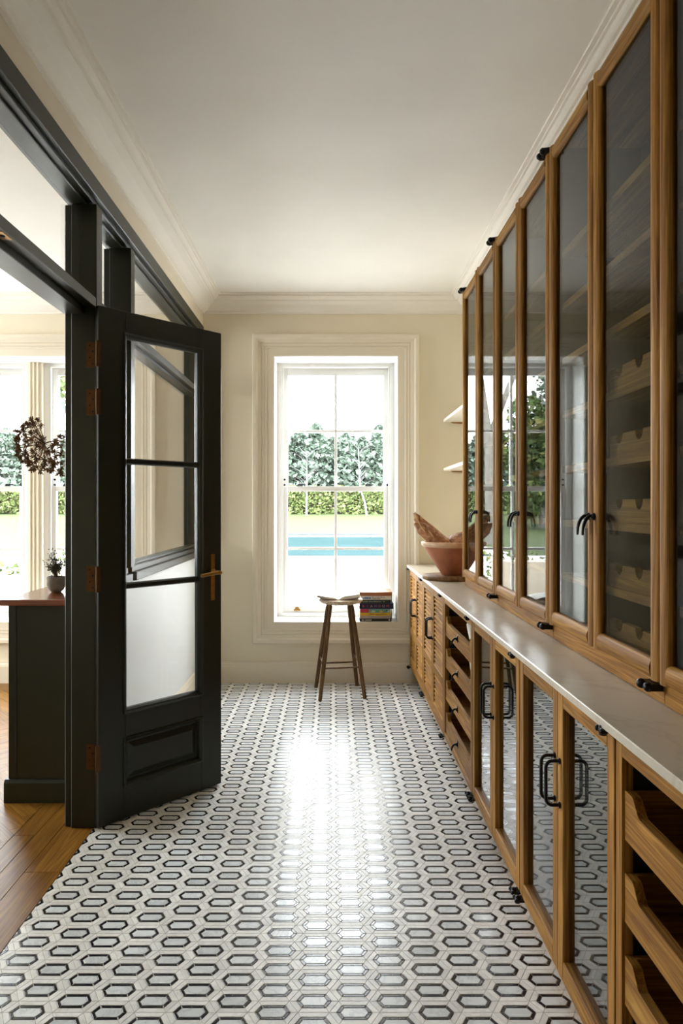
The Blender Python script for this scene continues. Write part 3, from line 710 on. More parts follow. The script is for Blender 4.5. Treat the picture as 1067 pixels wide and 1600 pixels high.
# ------------------------------------------------------------------ upper cabinets
XU = 0.715; ZU0, ZU1 = 0.95, 2.523
UB = [3.786, 3.028, 2.270, 1.508, 0.75]
SHZ = [2.17, 1.995, 1.815, 1.64, 1.46, 1.285, 1.11]
labels = ['tall oak glazed wall cabinet at the far end, beside the terracotta bowl', 'tall oak glazed wall cabinet second from the far end, reflecting the garden',
          'tall oak glazed wall cabinet holding the scalloped wine racks', 'tall oak glazed wall cabinet cut off by the right edge']
def upper_unit(y0, y1, label, rack):
    t = thing('glazed_wall_cabinet', label, 'cabinet', (0.88, (y0+y1)/2, 0.9), 'tall glazed cabinets on the worktop')
    for q0, q1 in ((y0+0.001, y0+0.018), (y1-0.018, y1-0.001)):
        MB().box(XU+0.024, XR-0.003, q0, q1, 0.951, ZU1-0.002).build('side_panel', M['oak_z' if q1 > 3.7 else 'inside'], t)
    MB().box(XR-0.015, XR-0.003, y0+0.018, y1-0.018, 0.951, ZU1-0.002).build('back_panel', M['inside'], t)
    MB().box(XU+0.024, XR-0.003, y0+0.001, y1-0.001, ZU1-0.002, ZU1+0.014).build('top_panel', M['oak_y'], t)
    MB().box(XU+0.018, XR-0.003, y0+0.001, y1-0.001, 0.901, 0.951).build('plinth', M['oak_y'], t, 0.001)
    for z in SHZ: MB().box(XU+0.042, XR-0.015, y0+0.018, y1-0.018, z-0.011, z+0.011).build('shelf', M['oak_y'], t)
    ym = (y0+y1)/2
    if rack:
        a, b = y0+0.02, ym-0.005
        n = 3; pit = (b-a)/n
        for z in [0.962]+SHZ[3:]:
            zt = z+0.011+0.062
            if z < 1: zt = z+0.07
            prof = [(a, z+0.011 if z > 1 else z-0.01), (b, z+0.011 if z > 1 else z-0.01), (b, zt)]
            for i in range(n-1, -1, -1):
                c = a+pit*(i+0.5); r = 0.021
                for k in range(9):
                    an = PI*k/8; prof.append((c+r*math.cos(an), zt-0.026*math.sin(an)))
            prof.append((a, zt))
            mb = MB(); mb.prism(prof, 'x', XU+0.05, XU+0.066); mb.build('wine_rack_rail', M['oak_y'], t)
            mb = MB(); mb.prism(prof, 'x', XR-0.07, XR-0.055); mb.build('wine_rack_rail', M['oak_y'], t)
        MB().box(XU+0.045, XR-0.015, b, b+0.012, 0.951, 1.80).build('divider', M['inside'], t)
    for a, b, hy in ((y0+0.0015, ym-0.001, ym-0.02), (ym+0.001, y1-0.0015, ym+0.02)):
        w = 0.040; d = 0.024; m = MB()
        hp = half_round(w, d)
        for ys in (a, b-w):
            m.prism([(XU+d-dd, ys+u) for u, dd in hp], 'z', ZU0, ZU1, True)
        hr = half_round(0.046, d); rl = []
        for zs in (ZU0, ZU1-0.046):
            rl.append(MB().prism([(XU+d-dd, zs+u) for u, dd in hr], 'y', a+w-0.004, b-w+0.004, True))
        dd_ = m.build('door', M['oak_z'], t)
        for q in rl: q.build('rail', M['oak_y'], dd_)
        MB().box(XU+0.016, XU+0.020, a+w, b-w, ZU0+0.046, ZU1-0.046).build('pane', M['cabglass'], dd_)
        hook(dd_, hy, 1.312, XU+0.001, 0.054)
    for y in ((y0, y1) if y1 > 3.7 else (y0,)):
        far_end = y > 3.7
        s = 1 if y < 3.7 else -1
        for z, up in (((ZU1, 1),) if far_end else ((ZU1, 1), (ZU0, -1))):
            m = MB(); yy = y+0.028 if y < 3.7 else y-0.032
            if up > 0:
                m.prism([(XU-0.012, z-0.006), (XU-0.012, z+0.010), (XU+0.030, z+0.016), (XU+0.030, z-0.002)], 'y', yy-0.026, yy+0.030)
            else:
                m.prism([(XU-0.010, z-0.020), (XU-0.010, z-0.004), (XU+0.016, z-0.004), (XU+0.016, z-0.020)], 'y', yy-0.026, yy+0.024)
            for q in (-0.018, 0.016): m.ball((XU-0.014, yy+q, z+(0.002 if up > 0 else -0.012)), 0.0115, 10, 6)
            m.build('pivot_hinge', M['iron'], t)
    return t
for i in range(4): upper_unit(UB[i+1], UB[i], labels[i], i == 2)

# ------------------------------------------------------------------ wall shelves between far wall and the cabinets
for z, lb in ((2.0, 'upper'), (1.63, 'lower')):
    t = thing('wall_shelf', 'cream painted corner shelf right of the window, the %s of two' % lb, 'shelf', (0.93, 4.5, z-0.03), 'cream corner shelves')
    MB().box(0.84, XR-0.001, 3.80, YF-0.001, z-0.022, z).build('board', M['cornice'], t, 0.002)
    m = MB(); m.prism([(0.895, z-0.0225), (XR-0.001, z-0.0225), (XR-0.001, z-0.036), (0.91, z-0.030)], 'y', YF-0.022, YF-0.001)
    tag(m.build('batten', M['oak_x'], t), 'thin brown wooden batten')

# ------------------------------------------------------------------ bowl of bread on a board
BX, BY = 0.722, 4.13
b_ = MB(); pts = []
b_.lathe([(0.0001, 0), (0.158, 0), (0.163, 0.004), (0.163, 0.021), (0.158, 0.025), (0.0001, 0.025)], (BX-0.018, BY, 0.9002), 40)
tag(b_.build('round_board', M['boardwood']), 'round dark wooden board on the worktop under the terracotta bowl', 'board')
bt = thing('terracotta_bowl', 'wide terracotta bowl with pale rim full of bread on the worktop', 'bowl', (BX, BY, 0.9254))
z0 = 0.9256
m = MB(); m.lathe([(0.0001, 0), (0.060, 0), (0.066, 0.006), (0.172, 0.172)], (BX, BY, z0), 40)
m.lathe([(0.158, 0.175), (0.056, 0.016), (0.0001, 0.014)], (BX, BY, z0), 40); m.build('body', M['terra'], bt)
m = MB(); m.lathe([(0.171, 0.170), (0.180, 0.174), (0.186, 0.182), (0.186, 0.196), (0.180, 0.202), (0.168, 0.202), (0.161, 0.196), (0.158, 0.175)], (BX, BY, z0), 40); m.build('rim', M['terrarim'], bt)
def loaf(name, path, radii, label, flat=1.0, score=True):
    m = MB(); m.tube(path, radii, 14)
    rr = random.Random(len(label))
    for i in range(len(m.v)): m.v[i] = tuple(c+rr.gauss(0, 0.0022) for c in m.v[i])
    P = [Vector(p) for p in path]
    o = m.build(name, M['bread'])
    for k in range(1, len(P)-1):      # torn scores along the crust
        d = (P[k+1]-P[k-1]).normalized(); up = (Vector((-0.45, -0.75, 0.5))-d*d.dot(Vector((-0.45, -0.75, 0.5)))).normalized(); sd = d.cross(up)
        c = P[k]+up*radii[k]*0.93; q = MB()
        q.tube([c-d*0.035-sd*0.012, c+up*0.004, c+d*0.035+sd*0.012], [0.002, 0.0075, 0.002], 6); q.build('score', M['score'], o); tag(o, label, 'bread', 'loaves in the terracotta bowl')
    return o
ZR = z0+0.2
def lp(x, y, z): return (BX+x, BY+y, ZR+z)
loaf('baguette', [lp(0.06, -0.05, -0.09), lp(-0.03, -0.03, -0.035), lp(-0.13, 0.0, 0.035), lp(-0.185, 0.01, 0.078), lp(-0.225, 0.01, 0.11)], [0.034, 0.042, 0.043, 0.038, 0.006], 'pointed baguette leaning over the bowl rim, nearer and lower of two')
loaf('baguette', [lp(0.03, 0.055, -0.06), lp(-0.06, 0.06, 0.0), lp(-0.14, 0.065, 0.07), lp(-0.205, 0.07, 0.145), lp(-0.222, 0.072, 0.172)], [0.03, 0.036, 0.036, 0.022, 0.004], 'pointed baguette rising highest behind the other at the bowl rim')
ro = MB(); ro.ball(lp(0.075, 0.0, 0.0), 0.1, 20, 12, (1.05, 0.95, 0.62)); tag(ro.build('round_loaf', M['bread']), 'round crusty loaf in the middle of the terracotta bowl', 'bread', 'loaves in the terracotta bowl')

# rolled cloths in the open drawers
for lb, y, z, x in (('white cloth bundle lying in the top open drawer', 3.06, 0.760, 0.672), ('pale cloth bundle lying in the second open drawer', 3.03, 0.585, 0.68)):
    m = MB()
    for q in range(5):
        m.tube([(x-0.048+0.008*q, y+0.006*q, z-0.02+0.008*(q % 2)), (x-0.03+0.012*q, y+0.11, z+0.008+0.009*(q % 3)), (x-0.01+0.017*q, y+0.25, z+0.006+0.005*q)], [0.011, 0.018, 0.014], 8)
    tag(m.build('cloth_bundle', M['paper']), lb, 'cloth')

# ------------------------------------------------------------------ stool and open book
FT = {'fl': (-0.089, 4.70), 'bl': (-0.125, 5.045), 'fr': (0.222, 4.755), 'br': (0.180, 5.095)}
CXs, CYs = 0.052, 4.895; ZS = 0.645
st = thing('wooden_stool', 'tall wooden stool with pale seat and four splayed legs in front of the window', 'stool', (CXs, CYs, 0))
seat = MB(); sp = []
for a, r_ in ((0.0, 0), ):
    prof = [(0.0001, 0), (0.12, 0.0), (0.142, 0.006), (0.157, 0.02), (0.157, 0.027), (0.150, 0.034), (0.10, 0.0345), (0.0001, 0.032)]
    seat.lathe(prof, (CXs+0.005, CYs, ZS), 40)
seat.build('seat', M['palewood'], st)
def legtop(k):
    x, y = FT[k]; return (CXs+(x-CXs)*0.48, CYs+(y-CYs)*0.48, ZS+0.004)
def legat(k, z):
    a = Vector((*FT[k], 0)); b = Vector(legtop(k)); return a+(b-a)*(z/b.z)
for k in FT: 
    m = MB(); m.tube([(*FT[k], 0.0), tuple(legat(k, 0.3)), legtop(k)], [0.0135, 0.0160, 0.0125], 12); m.build('leg', M['stoolwood'], st)
for a, b, z in (('fl', 'fr', 0.215), ('bl', 'br', 0.185), ('fl', 'bl', 0.235), ('fr', 'br', 0.245)):
    m = MB(); m.tube([tuple(legat(a, z)), tuple((legat(a, z)+legat(b, z))/2), tuple(legat(b, z))], [0.0055, 0.007, 0.0055], 8); m.build('rung', M['stoolwood'], st)
ob = thing('open_book', 'open book lying face up on the stool seat', 'book', (CXs, CYs, ZS+0.035))
zb = ZS+0.0355
cov = paint('tan_book_cover', (0.33, 0.2, 0.11), 0.6, 0.1)
for s, th, nm in ((-1, 0.012, 'page_block'), (1, 0.022, 'page_block')):
    up = [(0.001, zb+0.003)]; n = 10
    top = [(s*0.148*i/n, zb+0.004+th*math.sin(min(1, i/3)*PI/2)*(1-0.12*(i/n))+0.020*(i/n)**1.5) for i in range(n+1)]
    bot = [(s*0.148*i/n, zb+0.0025+0.020*(i/n)**1.5) for i in range(n+1)]
    poly = [(x+CXs-0.012, z) for x, z in bot]+[(x+CXs-0.012, z) for x, z in reversed(top)]
    m = MB(); m.prism(poly, 'y', CYs-0.105, CYs+0.105); m.build(nm, M['paper'], ob)
    cvp = [(s*0.154*i/n+CXs-0.012, zb+0.020*(i/n)**1.5) for i in range(n+1)]
    m = MB(); m.prism(cvp+[(x, z+0.0024) for x, z in reversed(cvp)], 'y', CYs-0.11, CYs+0.11); m.build('cover', cov, ob)

# ------------------------------------------------------------------ stacked books on the window sill
def text(s, size, mat, par, x, y, z, align='LEFT', sx=1.0):
    cu = bpy.data.curves.new('lettering', 'FONT'); cu.body = s; cu.size = size; cu.align_x = align; cu.align_y = 'CENTER'; cu.extrude = 0.0002
    tmp = bpy.data.objects.new('tmp', cu); COL.objects.link(tmp)
    dg = bpy.context.evaluated_depsgraph_get(); me = bpy.data.meshes.new_from_object(tmp.evaluated_get(dg))
    bpy.data.objects.remove(tmp); bpy.data.curves.remove(cu)
    o = link('lettering', me, None, par, (x, y, z)); me.materials.clear(); me.materials.append(mat)
    o.rotation_euler = (PI/2, 0, 0); o.scale = (sx, 1, 1); return o
def print_marks(par, x0, x1, y, z, h, mat, seed, gap=0.35):
    # small print, too small to read in the photograph: rows of tiny letter-sized marks
    rr = random.Random(seed); m = MB(); x = x0
    while x < x1:
        w = h*rr.uniform(0.35, 0.75)
        if rr.random() > 0.14: m.box(x, x+w, y-0.0003, y+0.0004, z-h/2, z+h/2*rr.uniform(0.6, 1))
        x += w+h*gap*0.5
    m.build('lettering', mat, par)
def cmat(n, c): return paint(n, c, 0.45, 0.06, 30, bm=0)
WHT = cmat('print_white', (0.7, 0.7, 0.66)); 
zb = WZ0+0.0006; YB = 5.205
BOOKS = [  # height, x0, x1, cover colour, label
 (0.0225, 0.203, 0.447, (0.012, 0.012, 0.013), 'black book at the bottom of the window-sill stack'),
 (0.0225, 0.205, 0.440, (0.36, 0.30, 0.28), 'pinkish grey book second from the bottom of the sill stack'),
 (0.0210, 0.205, 0.440, (0.62, 0.38, 0.01), 'bright yellow book in the window-sill stack'),
 (0.0290, 0.206, 0.438, (0.12, 0.30, 0.24), 'green book with red spine end in the window-sill stack'),
 (0.0430, 0.202, 0.462, (0.008, 0.010, 0.045), 'thick navy book with coloured lettering in the window-sill stack'),
 (0.0270, 0.213, 0.440, (0.014, 0.030, 0.018), 'dark green book under the white book on the sill'),
 (0.0290, 0.196, 0.446, (0.62, 0.60, 0.54), 'white book with blue lettering just below the brown book'),
 (0.0300, 0.180, 0.452, (0.30, 0.115, 0.042), 'brown book lying on top of the window-sill stack')]
for i, (hh, x0, x1, c, lb) in enumerate(BOOKS):
    d = 0.20
    t = thing('book', lb, 'book', ((x0+x1)/2, YB+d/2, zb), 'books stacked on the window sill')
    cm = cmat('book_cover_%d' % i, c)
    cvr = MB(); cvr.box(x0, x1, YB, YB+d, zb, zb+0.0022); cvr.box(x0, x1, YB, YB+d, zb+hh-0.0028, zb+hh-0.0006); cvr.box(x0, x1, YB, YB+0.003, zb+0.0022, zb+hh-0.0028)
    co = cvr.build('cover', cm, t)
    bx(x0+0.004, x1-0.004, YB+0.003, YB+d-0.004, zb+0.0022, zb+hh-0.0028).build('page_block', M['paper'], t)
    zc = zb+hh/2; yt = YB-0.0004
    if i == 0:
        print_marks(t, x0+0.017, x0+0.095, yt, zc, 0.008, WHT, 1); bx(x1-0.022, x1-0.012, yt-0.0003, YB, zc-0.005, zc+0.005).build('spine_emblem', WHT, t)
    if i == 2:
        print_marks(t, x0+0.07, x0+0.205, yt, zc, 0.006, cmat('print_black', (0.02, 0.015, 0.01)), 2)
    if i == 3:
        bx(x0, x0+0.068, yt-0.0004, YB, zb+0.001, zb+hh-0.001).build('spine_panel', cmat('crimson_print', (0.40, 0.025, 0.05)), t)
        for q in range(5):
            e = MB(); xx = x0+0.085+q*0.03; e.prism([(xx, zb+0.004), (xx+0.026, zb+0.002), (xx+0.034, zb+0.013+0.003*(q % 2)), (xx+0.012, zb+0.019)], 'y', yt-0.0003, YB)
            e.build('spine_print', cmat('spine_print_%d' % q, [(0.45, 0.42, 0.3), (0.06, 0.28, 0.25), (0.5, 0.3, 0.12), (0.08, 0.22, 0.16), (0.35, 0.4, 0.3)][q]), t)
        e = MB(); e.lathe([(0.0001, -0.0004), (0.005, -0.0004), (0.005, 0.0003)], (x1-0.028, yt, zc+0.003), 12, 'y'); e.build('spine_emblem', cmat('print_dark', (0.02, 0.02, 0.03)), t)
    if i == 4:
        cs = [(0.55, 0.05, 0.05), (0.45, 0.04, 0.10), (0.45, 0.32, 0.08), (0.35, 0.15, 0.35), (0.50, 0.14, 0.06), (0.45, 0.35, 0.3), (0.65, 0.10, 0.04)]
        for q, ch in enumerate('BIAHOOM'):
            text(ch, 0.027, cmat('letter_colour_%d' % q, cs[q]), t, x0+0.030+q*0.031, yt, zc, 'CENTER')
    if i == 5:
        print_marks(t, x0+0.014, x0+0.19, yt, zc, 0.008, cmat('print_sage', (0.3, 0.34, 0.26)), 3)
    if i == 6:
        bl = cmat('print_blue', (0.03, 0.12, 0.42)); bk = cmat('print_ink', (0.02, 0.02, 0.02))
        print_marks(t, x0+0.026, x0+0.088, yt, zc, 0.017, bl, 4); print_marks(t, x0+0.10, x0+0.20, yt, zc+0.006, 0.006, bk, 5); print_marks(t, x0+0.10, x0+0.165, yt, zc-0.007, 0.006, bk, 6)
    zb += hh
bx(0.455, 0.459, 5.30, 5.38, WZ0+0.001, WZ0+0.20).xform(Matrix.Identity(4)).build('dark_slate', M['iron'], None)
o = bpy.data.objects['dark_slate']; tag(o, 'thin black slate standing behind the stacked books on the sill', 'slate')

# ------------------------------------------------------------------ island, pot, dried flowers in the left room
il = thing('kitchen_island', 'dark island with glossy reddish wooden top beyond the dark post', 'kitchen island', (-1.31, 3.6, 0))
m = MB(); m.box(-1.495, -1.135, 3.06, 4.2, 0.892, 0.92); m.build('top', M['redwood'], il, 0.004, 2)
bx(-1.462, -1.15, 3.105, 4.15, 0.0, 0.892).build('body', M['dark'], il)
m = MB(); m.box(-1.47, -1.437, 3.093, 3.13, 0.103, 0.892); m.build('corner_post', M['dark'], il, 0.002)
bx(-1.437, -1.15, 3.099, 3.106, 0.103, 0.892).build('end_panel', M['dark'], il)
m = MB(); m.prism([(3.08, 0), (3.08, 0.09), (3.09, 0.103), (3.11, 0.103), (3.11, 0)], 'x', -1.485, -1.15); m.box(-1.485, -1.462, 3.11, 4.15, 0, 0.1); m.build('skirting', M['dark'], il, 0.001)
PX, PY = -1.352, 3.34
pt = thing('potted_shrub', 'small leafy shrub in a round grey stone pot on the island', 'potted plant', (PX, PY, 0.9205))
m = MB(); m.lathe([(0.0001, 0), (0.022, 0), (0.034, 0.012), (0.044, 0.035), (0.046, 0.072), (0.044, 0.076), (0.040, 0.076), (0.038, 0.062), (0.0001, 0.062)], (PX, PY, 0.9205), 28); m.build('pot', M['pot'], pt)
m = MB(); m.lathe([(0.0001, 0.066), (0.039, 0.064)], (PX, PY, 0.9205), 20); m.build('soil', M['soil'], pt)
sm_ = MB(); lf = MB(); rg = random.Random(4)
for i in range(26):
    a = rg.uniform(0, 2*PI); rr = rg.uniform(0.01, 0.062); zz = rg.uniform(0.045, 0.135)
    tip = Vector((PX+rr*math.cos(a), PY+rr*math.sin(a), 0.985+zz))
    base = Vector((PX+rg.uniform(-0.008, 0.008), PY+rg.uniform(-0.008, 0.008), 0.985))
    mid = base.lerp(tip, 0.5)+Vector((0, 0, 0.012)); sm_.tube([base, mid, tip], [0.0016, 0.0012, 0.0007], 5)
    for q in range(26):
        p = mid.lerp(tip, rg.uniform(-0.2, 1.1))+Vector((rg.gauss(0, .008), rg.gauss(0, .008), rg.gauss(0, .008)))
        d = Vector((rg.gauss(0, 1), rg.gauss(0, 1), rg.gauss(0, 1))).normalized(); e = d.orthogonal().normalized()*0.0032; d *= 0.009
        lf.add([p, p+d*0.5+e, p+d, p+d*0.5-e], [(0, 1, 2, 3)])
sm_.build('stems', M['stoolwood'], pt); tag(lf.build('leaves', M['shrub'], pt), 'tiny dusky green leaves', kind='stuff')
VXc, VYc = -1.25, 3.42
m = MB(); m.lathe([(0.0001, 0), (0.030, 0), (0.046, 0.03), (0.048, 0.09), (0.026, 0.16), (0.018, 0.20), (0.022, 0.215), (0.018, 0.215), (0.014, 0.2), (0.0001, 0.19)], (VXc, VYc, 0.9205), 24)
tag(m.build('dark_vase', M['vase']), 'dark slender vase on the island behind the post holding dried stems', 'vase')
def umbel(label, hub, axis, R, n, stem, seed):
    rg = random.Random(seed); hub = Vector(hub); axis = Vector(axis).normalized()
    t = thing('dried_flower', label, 'dried flower', tuple(stem[0]), 'dried umbels in the vase')
    m = MB(); m.tube(stem+[tuple(hub)], 0.0034, 8); m.ball(tuple(hub), 0.008, 8, 6); m.build('stem', M['dry'], t)
    u = axis.orthogonal().normalized(); w = axis.cross(u); rays = MB(); seeds = MB()
    for i in range(n):
        th = math.acos(1-1.05*(i+0.5)/n); ph = i*2.39996
        d = axis*math.cos(th)+(u*math.cos(ph)+w*math.sin(ph))*math.sin(th)
        out = (u*math.cos(ph)+w*math.sin(ph))
        tip = hub+d*R*rg.uniform(0.85, 1.05); mid = hub+(d*0.5+out*0.16*math.sin(th))*R
        rays.tube([hub, hub.lerp(mid, 0.5)+out*0.006, mid, tip], [0.0015, 0.0014, 0.0013, 0.001], 5)
        dv = (tip-mid).normalized()
        for q in range(26):
            e = (dv*rg.uniform(0.2, 1)+Vector((rg.gauss(0, 1), rg.gauss(0, 1), rg.gauss(0, 1)))*0.6).normalized()
            L = rg.uniform(0.011, 0.022); s = e.orthogonal().normalized()*0.0020
            seeds.add([tip-s, tip+s, tip+e*L+s*0.9, tip+e*L-s*0.9], [(0, 1, 2, 3)])
            p2 = tip+e*L; s2 = s*1.8; e2 = e*0.0035
            seeds.add([p2-s2, p2+e2, p2+s2, p2-e2], [(0, 1, 2, 3)])
    rays.build('rays', M['dry'], t); tag(seeds.build('seed_clusters', M['dry'], t), 'brown dried seed clusters', kind='stuff')
def pxp(x, y, Y): return ((x-520)*Y/1067, Y, CAMZ+(791-y)*Y/1067)
umbel('dried brown umbel flower head arching left beside the dark post', pxp(69, 693, 3.42), (-0.93, -0.15, -0.28), 0.135, 58,
      [(VXc, VYc, 1.10), (VXc+0.002, VYc, 1.45), pxp(118, 705, 3.42), pxp(104, 692, 3.42), pxp(90, 688, 3.42), pxp(78, 690, 3.42)], 3)
umbel('second dried umbel head half hidden behind the dark post', pxp(118, 712, 3.45), (-0.88, 0.2, -0.25), 0.125, 40,
      [(VXc, VYc+0.005, 1.10), (VXc+0.01, VYc+0.02, 1.4), pxp(126, 730, 3.45)], 9)

# ------------------------------------------------------------------ garden
M['patio'] = paint('pale_paving', (0.35, 0.34, 0.325), 0.8, 0.06, 1.5)
M['lawn'] = paint('lawn_green', (0.040, 0.052, 0.019), 0.9, 0.14, 1.2, spec=0.1, bm=0)
M['water'] = paint('pool_water', (0.021, 0.038, 0.040), 0.9, 0.1, 0.6, spec=0.0, bm=0)
M['coping'] = paint('stone_coping', (0.16, 0.16, 0.155), 0.8, 0.05)
M['slot'] = paint('dark_pool_edge', (0.04, 0.045, 0.05), 0.7, 0.1)
M['bark'] = paint('pale_bark', (0.11, 0.10, 0.085), 0.85, 0.3, 6, bm=0.3)
M['con'] = leafmat('conifer_green', [(0, (0.06, 0.088, 0.062)), (0.55, (0.095, 0.128, 0.098)), (0.85, (0.125, 0.155, 0.125)), (1, (0.17, 0.19, 0.17))])
M['hedge'] = leafmat('hedge_green', [(0, (0.065, 0.09, 0.03)), (0.5, (0.115, 0.15, 0.05)), (0.85, (0.16, 0.19, 0.07)), (1, (0.19, 0.18, 0.10))])
M['decid'] = leafmat('yellow_green_leaf', [(0, (0.03, 0.05, 0.018)), (0.5, (0.065, 0.095, 0.03)), (0.85, (0.11, 0.125, 0.04)), (1, (0.16, 0.135, 0.045))])
GZ = -0.12
struct('terrace', bx(-40, 30, 5.5, 20, GZ-0.2, GZ), M['patio'], 'wide pale terrace paving between the house and the pool', 'terrace')
pl_ = thing('swimming_pool', 'turquoise swimming pool seen through the garden window', 'swimming pool', (-2, 26, GZ-0.2))
bx(-3.4, 12, 20, 33, GZ-0.2, GZ-0.03).build('water', M['water'], pl_)
bx(-4.0, 12.6, 33, 33.9, GZ-0.2, GZ+0.02).build('coping', M['coping'], pl_)
bx(-4.0, 12.6, 33.9, 34.1, GZ-0.2, GZ+0.10).build('edge_channel', M['slot'], pl_)
bx(-4.0, 12.6, 34.1, 35.2, GZ-0.2, GZ+0.06).build('far_coping', M['coping'], pl_)
lw = MB(); LZ = 0.66
lw.add([(-60, 35.2, GZ+0.02), (40, 35.2, GZ+0.02), (40, 58, LZ), (-60, 58, LZ), (40, 95, LZ+0.6), (-60, 95, LZ+0.6)], [(0, 1, 2, 3), (3, 2, 4, 5)])
lw.add([(-60, 20, GZ+0.01), (-4.0, 20, GZ+0.01), (-4.0, 35.2, GZ+0.02), (-60, 35.2, GZ+0.02)], [(0, 1, 2, 3)])
struct('lawn', lw, M['lawn'], 'bright green lawn sloping up behind the pool', 'lawn')
def leaves(mb, pts, size, rg):
    for p in pts:
        d = Vector((rg.gauss(0, 1), rg.gauss(0, 1), rg.gauss(0, 0.7))).normalized(); e = d.orthogonal().normalized(); e = (e*math.cos(rg.uniform(0, 6))+d.cross(e)*math.sin(rg.uniform(0, 6)))
        s = size*rg.uniform(0.6, 1.4); d *= s; e *= s*0.55; p = Vector(p)
        mb.add([p-d, p+e, p+d, p-e], [(0, 1, 2, 3)])
rg = random.Random(11)
hd = thing('garden_hedge', 'long clipped light green hedge at the back of the lawn', 'hedge', (-12, 59, LZ))
lm = MB(); pts = []
for i in range(15000):
    x = rg.uniform(-34, 12); q = rg.random()
    if q < 0.8: pts.append((x, 58.1+abs(rg.gauss(0, 0.18)), LZ+rg.uniform(0, 2.15)+0.12*math.sin(x*3.1)))
    else: pts.append((x, 58.1+rg.uniform(0, 1.5), LZ+2.15+0.15*math.sin(x*3.1)+rg.gauss(0, .08)))
leaves(lm, pts, 0.17, rg); tag(lm.build('leaves', M['hedge'], hd), 'light green hedge leaves', kind='stuff')
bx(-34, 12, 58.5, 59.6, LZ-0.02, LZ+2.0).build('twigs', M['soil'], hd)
def conifer(x, y, hgt, w, label):
    t = thing('conifer_tree', label, 'tree', (x, y, LZ+0.1), 'conifers behind the hedge')
    m = MB(); m.tube([(x, y, LZ-0.1), (x, y, LZ+hgt*0.5), (x, y, LZ+hgt*0.97)], [0.16, 0.1, 0.03], 6); m.build('trunk', M['bark'], t)
    lm = MB(); pts = []
    for i in range(3800):
        f = rg.random()**0.8; a = rg.uniform(0, 2*PI)
        rr = w*(1-f)**0.5*(0.6+0.5*rg.random())*(0.8+0.2*math.sin(f*55+a*2))
        pts.append((x+rr*math.cos(a), y+rr*math.sin(a), LZ+0.3+f*hgt-rr*0.22))
    leaves(lm, pts, 0.26, rg); tag(lm.build('foliage', M['con'], t), kind='stuff')
cx_ = []
spots = [(-30.5, 7.6, 'seen through the leftmost window'), (-27.0, 8.2, 'behind the dried flower head'), (-23.2, 7.5, 'left of the pale trunk beyond the next room'), (-19.6, 8.1, 'right of the pale trunk beyond the next room'),
         (-16.2, 7.4, 'mirrored behind the yellowish tree'), (-13.0, 8.0, 'mirrored beside the yellowish tree'), (-10.0, 7.3, 'mirrored in the second pair of cabinet doors'), (-7.2, 7.9, 'mirrored in the far cabinet doors'),
         (-5.0, 7.3, 'just beyond the left jamb of the garden window'), (-3.25, 7.6, 'behind the leftmost panes of the garden window'), (-1.55, 8.1, 'with a tall tip in the left half of the garden window'), (-0.1, 6.9, 'behind the middle glazing bar of the garden window'),
         (1.35, 7.3, 'just right of the middle glazing bar'), (2.85, 7.0, 'behind the bent birch in the garden window'), (4.35, 7.9, 'behind the rightmost panes of the garden window'), (6.4, 7.4, 'just beyond the right jamb of the garden window')]
for i, (x, hh, wd) in enumerate(spots): conifer(x, 63.5+1.8*(i % 2), hh, 2.7 if x > -6 else 3.4, 'bluish green conifer '+wd)
def birch(x, y, hgt, lean, label):
    t = thing('birch_tree', label, 'tree', (x, y, LZ-0.1), 'thin birches before the hedge')
    m = MB(); m.tube([(x, y, LZ-0.2), (x-lean*0.25, y, LZ+0.9), (x-lean, y, LZ+2.2), (x-lean*1.1, y, LZ+hgt*0.6), (x-lean*1.25, y, LZ+hgt)], [0.085, 0.075, 0.065, 0.05, 0.015], 7)
    m.build('trunk', M['coping'], t)
    b = MB()
    for i in range(22):
        z = LZ+hgt*rg.uniform(0.3, 0.98); s = rg.choice((-1, 1)); L = rg.uniform(0.5, 1.3)
        b.tube([(x-lean*1.12, y, z), (x-lean*1.12+s*L*0.5, y+rg.uniform(-.3, .3), z+L*0.55), (x-lean*1.12+s*L, y+rg.uniform(-.5, .5), z+L*0.8)], [0.018, 0.012, 0.005], 4)
    b.build('branches', M['coping'], t)
birch(-2.15, 55.5, 5.2, -0.03, 'thin straight pale birch in the left half of the garden window')
birch(2.75, 55.5, 5.6, 0.55, 'thin bent pale birch in the right half of the garden window')
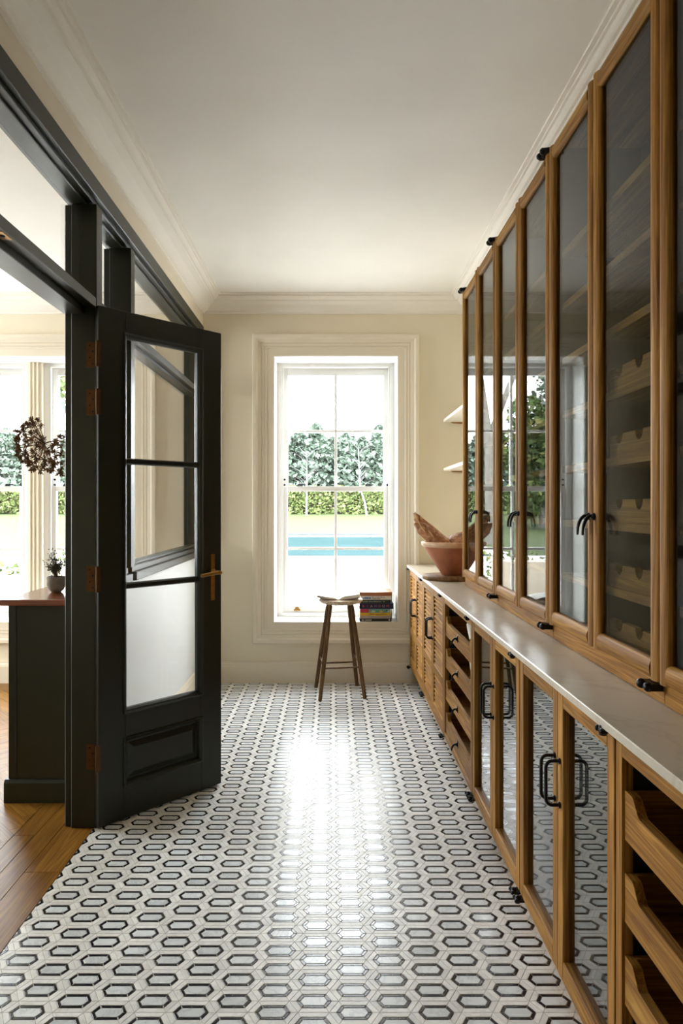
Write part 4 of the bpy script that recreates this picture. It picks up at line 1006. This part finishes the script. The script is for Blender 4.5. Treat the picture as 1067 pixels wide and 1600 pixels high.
def broad(x, y, zg, hgt, trunk, R, nleaf, label, mat, lean=0.0, crown=True, zc=0.62):
    t = thing('broadleaf_tree', label, 'tree', (x, y, zg))
    m = MB(); m.tube([(x, y, zg-0.1), (x+lean*0.2, y, zg+hgt*0.3), (x+lean, y, zg+hgt*0.55), (x+lean*1.6, y, zg+hgt*0.9)], [trunk, trunk*0.8, trunk*0.6, trunk*0.2], 10)
    m.tube([(x+lean*0.3, y, zg+hgt*0.33), (x-0.9, y+0.1, zg+hgt*0.55), (x-1.2, y, zg+hgt*0.85)], [trunk*0.6, trunk*0.45, trunk*0.15], 8)
    m.build('trunk', M['bark'], t)
    if crown:
        lm = MB(); pts = []
        blobs = [(x+rg.uniform(-.6, .6)*R, y+rg.uniform(-.6, .6)*R, zg+hgt*(zc+rg.uniform(-.33, .3)), R*rg.uniform(0.35, 0.6)) for _ in range(14)]
        for i in range(nleaf):
            b = blobs[i % 14]; d = Vector((rg.gauss(0, 1), rg.gauss(0, 1), rg.gauss(0, 1))).normalized()*b[3]*rg.uniform(0.75, 1.05)
            pts.append((b[0]+d.x, b[1]+d.y, b[2]+d.z))
        leaves(lm, pts, 0.2, rg); tag(lm.build('foliage', M[mat], t), kind='stuff')
broad(-10.8, 40, 0.1, 8.6, 0.22, 2.6, 6000, 'yellowish green broadleaf tree mirrored in the cabinet glass', 'decid', zc=0.5)
broad(-14.5, 46, 0.3, 13, 0.3, 3.4, 6000, 'tall dark green tree behind the yellowish one, mirrored in the cabinet glass', 'con')
broad(-4.6, 26, GZ, 12, 0.24, 2.5, 10, 'bare pale forked tree trunk mirrored in the far cabinet doors', 'decid', 0.5, crown=False)
broad(-10.6, 25.5, GZ, 11, 0.26, 2.6, 3500, 'thick pale trunk seen through the window of the next room', 'decid', 0.1, zc=0.9)
# low curved wall with plants
cw = MB(); n = 24; ins = []; outs = []
for i in range(n+1):
    a = PI*0.52+PI*0.62*i/n; ins.append((-1.05+3.0*math.cos(a)-0.0, 8.4+3.0*math.sin(a))); outs.append((-1.05+3.35*math.cos(a), 8.4+3.35*math.sin(a)))
for i in range(n):
    q = [ins[i], ins[i+1], outs[i+1], outs[i]]
    cw.add([(x, y, GZ) for x, y in q]+[(x, y, 0.42) for x, y in q], [(0, 1, 5, 4), (1, 2, 6, 5), (2, 3, 7, 6), (3, 0, 4, 7), (4, 5, 6, 7)])
tag(cw.build('curved_garden_wall', paint('cream_render', (0.26, 0.22, 0.17), 0.8, 0.05)), 'low curved cream garden wall mirrored low in the cabinet glass', 'wall')
pb = MB(); pts = []
for i in range(2600):
    a = PI*0.52+PI*0.62*rg.random(); r = rg.uniform(3.4, 4.4); pts.append((-1.05+r*math.cos(a), 8.4+r*math.sin(a), GZ+rg.uniform(0.05, 0.62)))
leaves(pb, pts, 0.05, rg); tag(pb.build('low_planting', M['decid']), 'low green planting behind the curved garden wall', 'plants', kind='stuff')
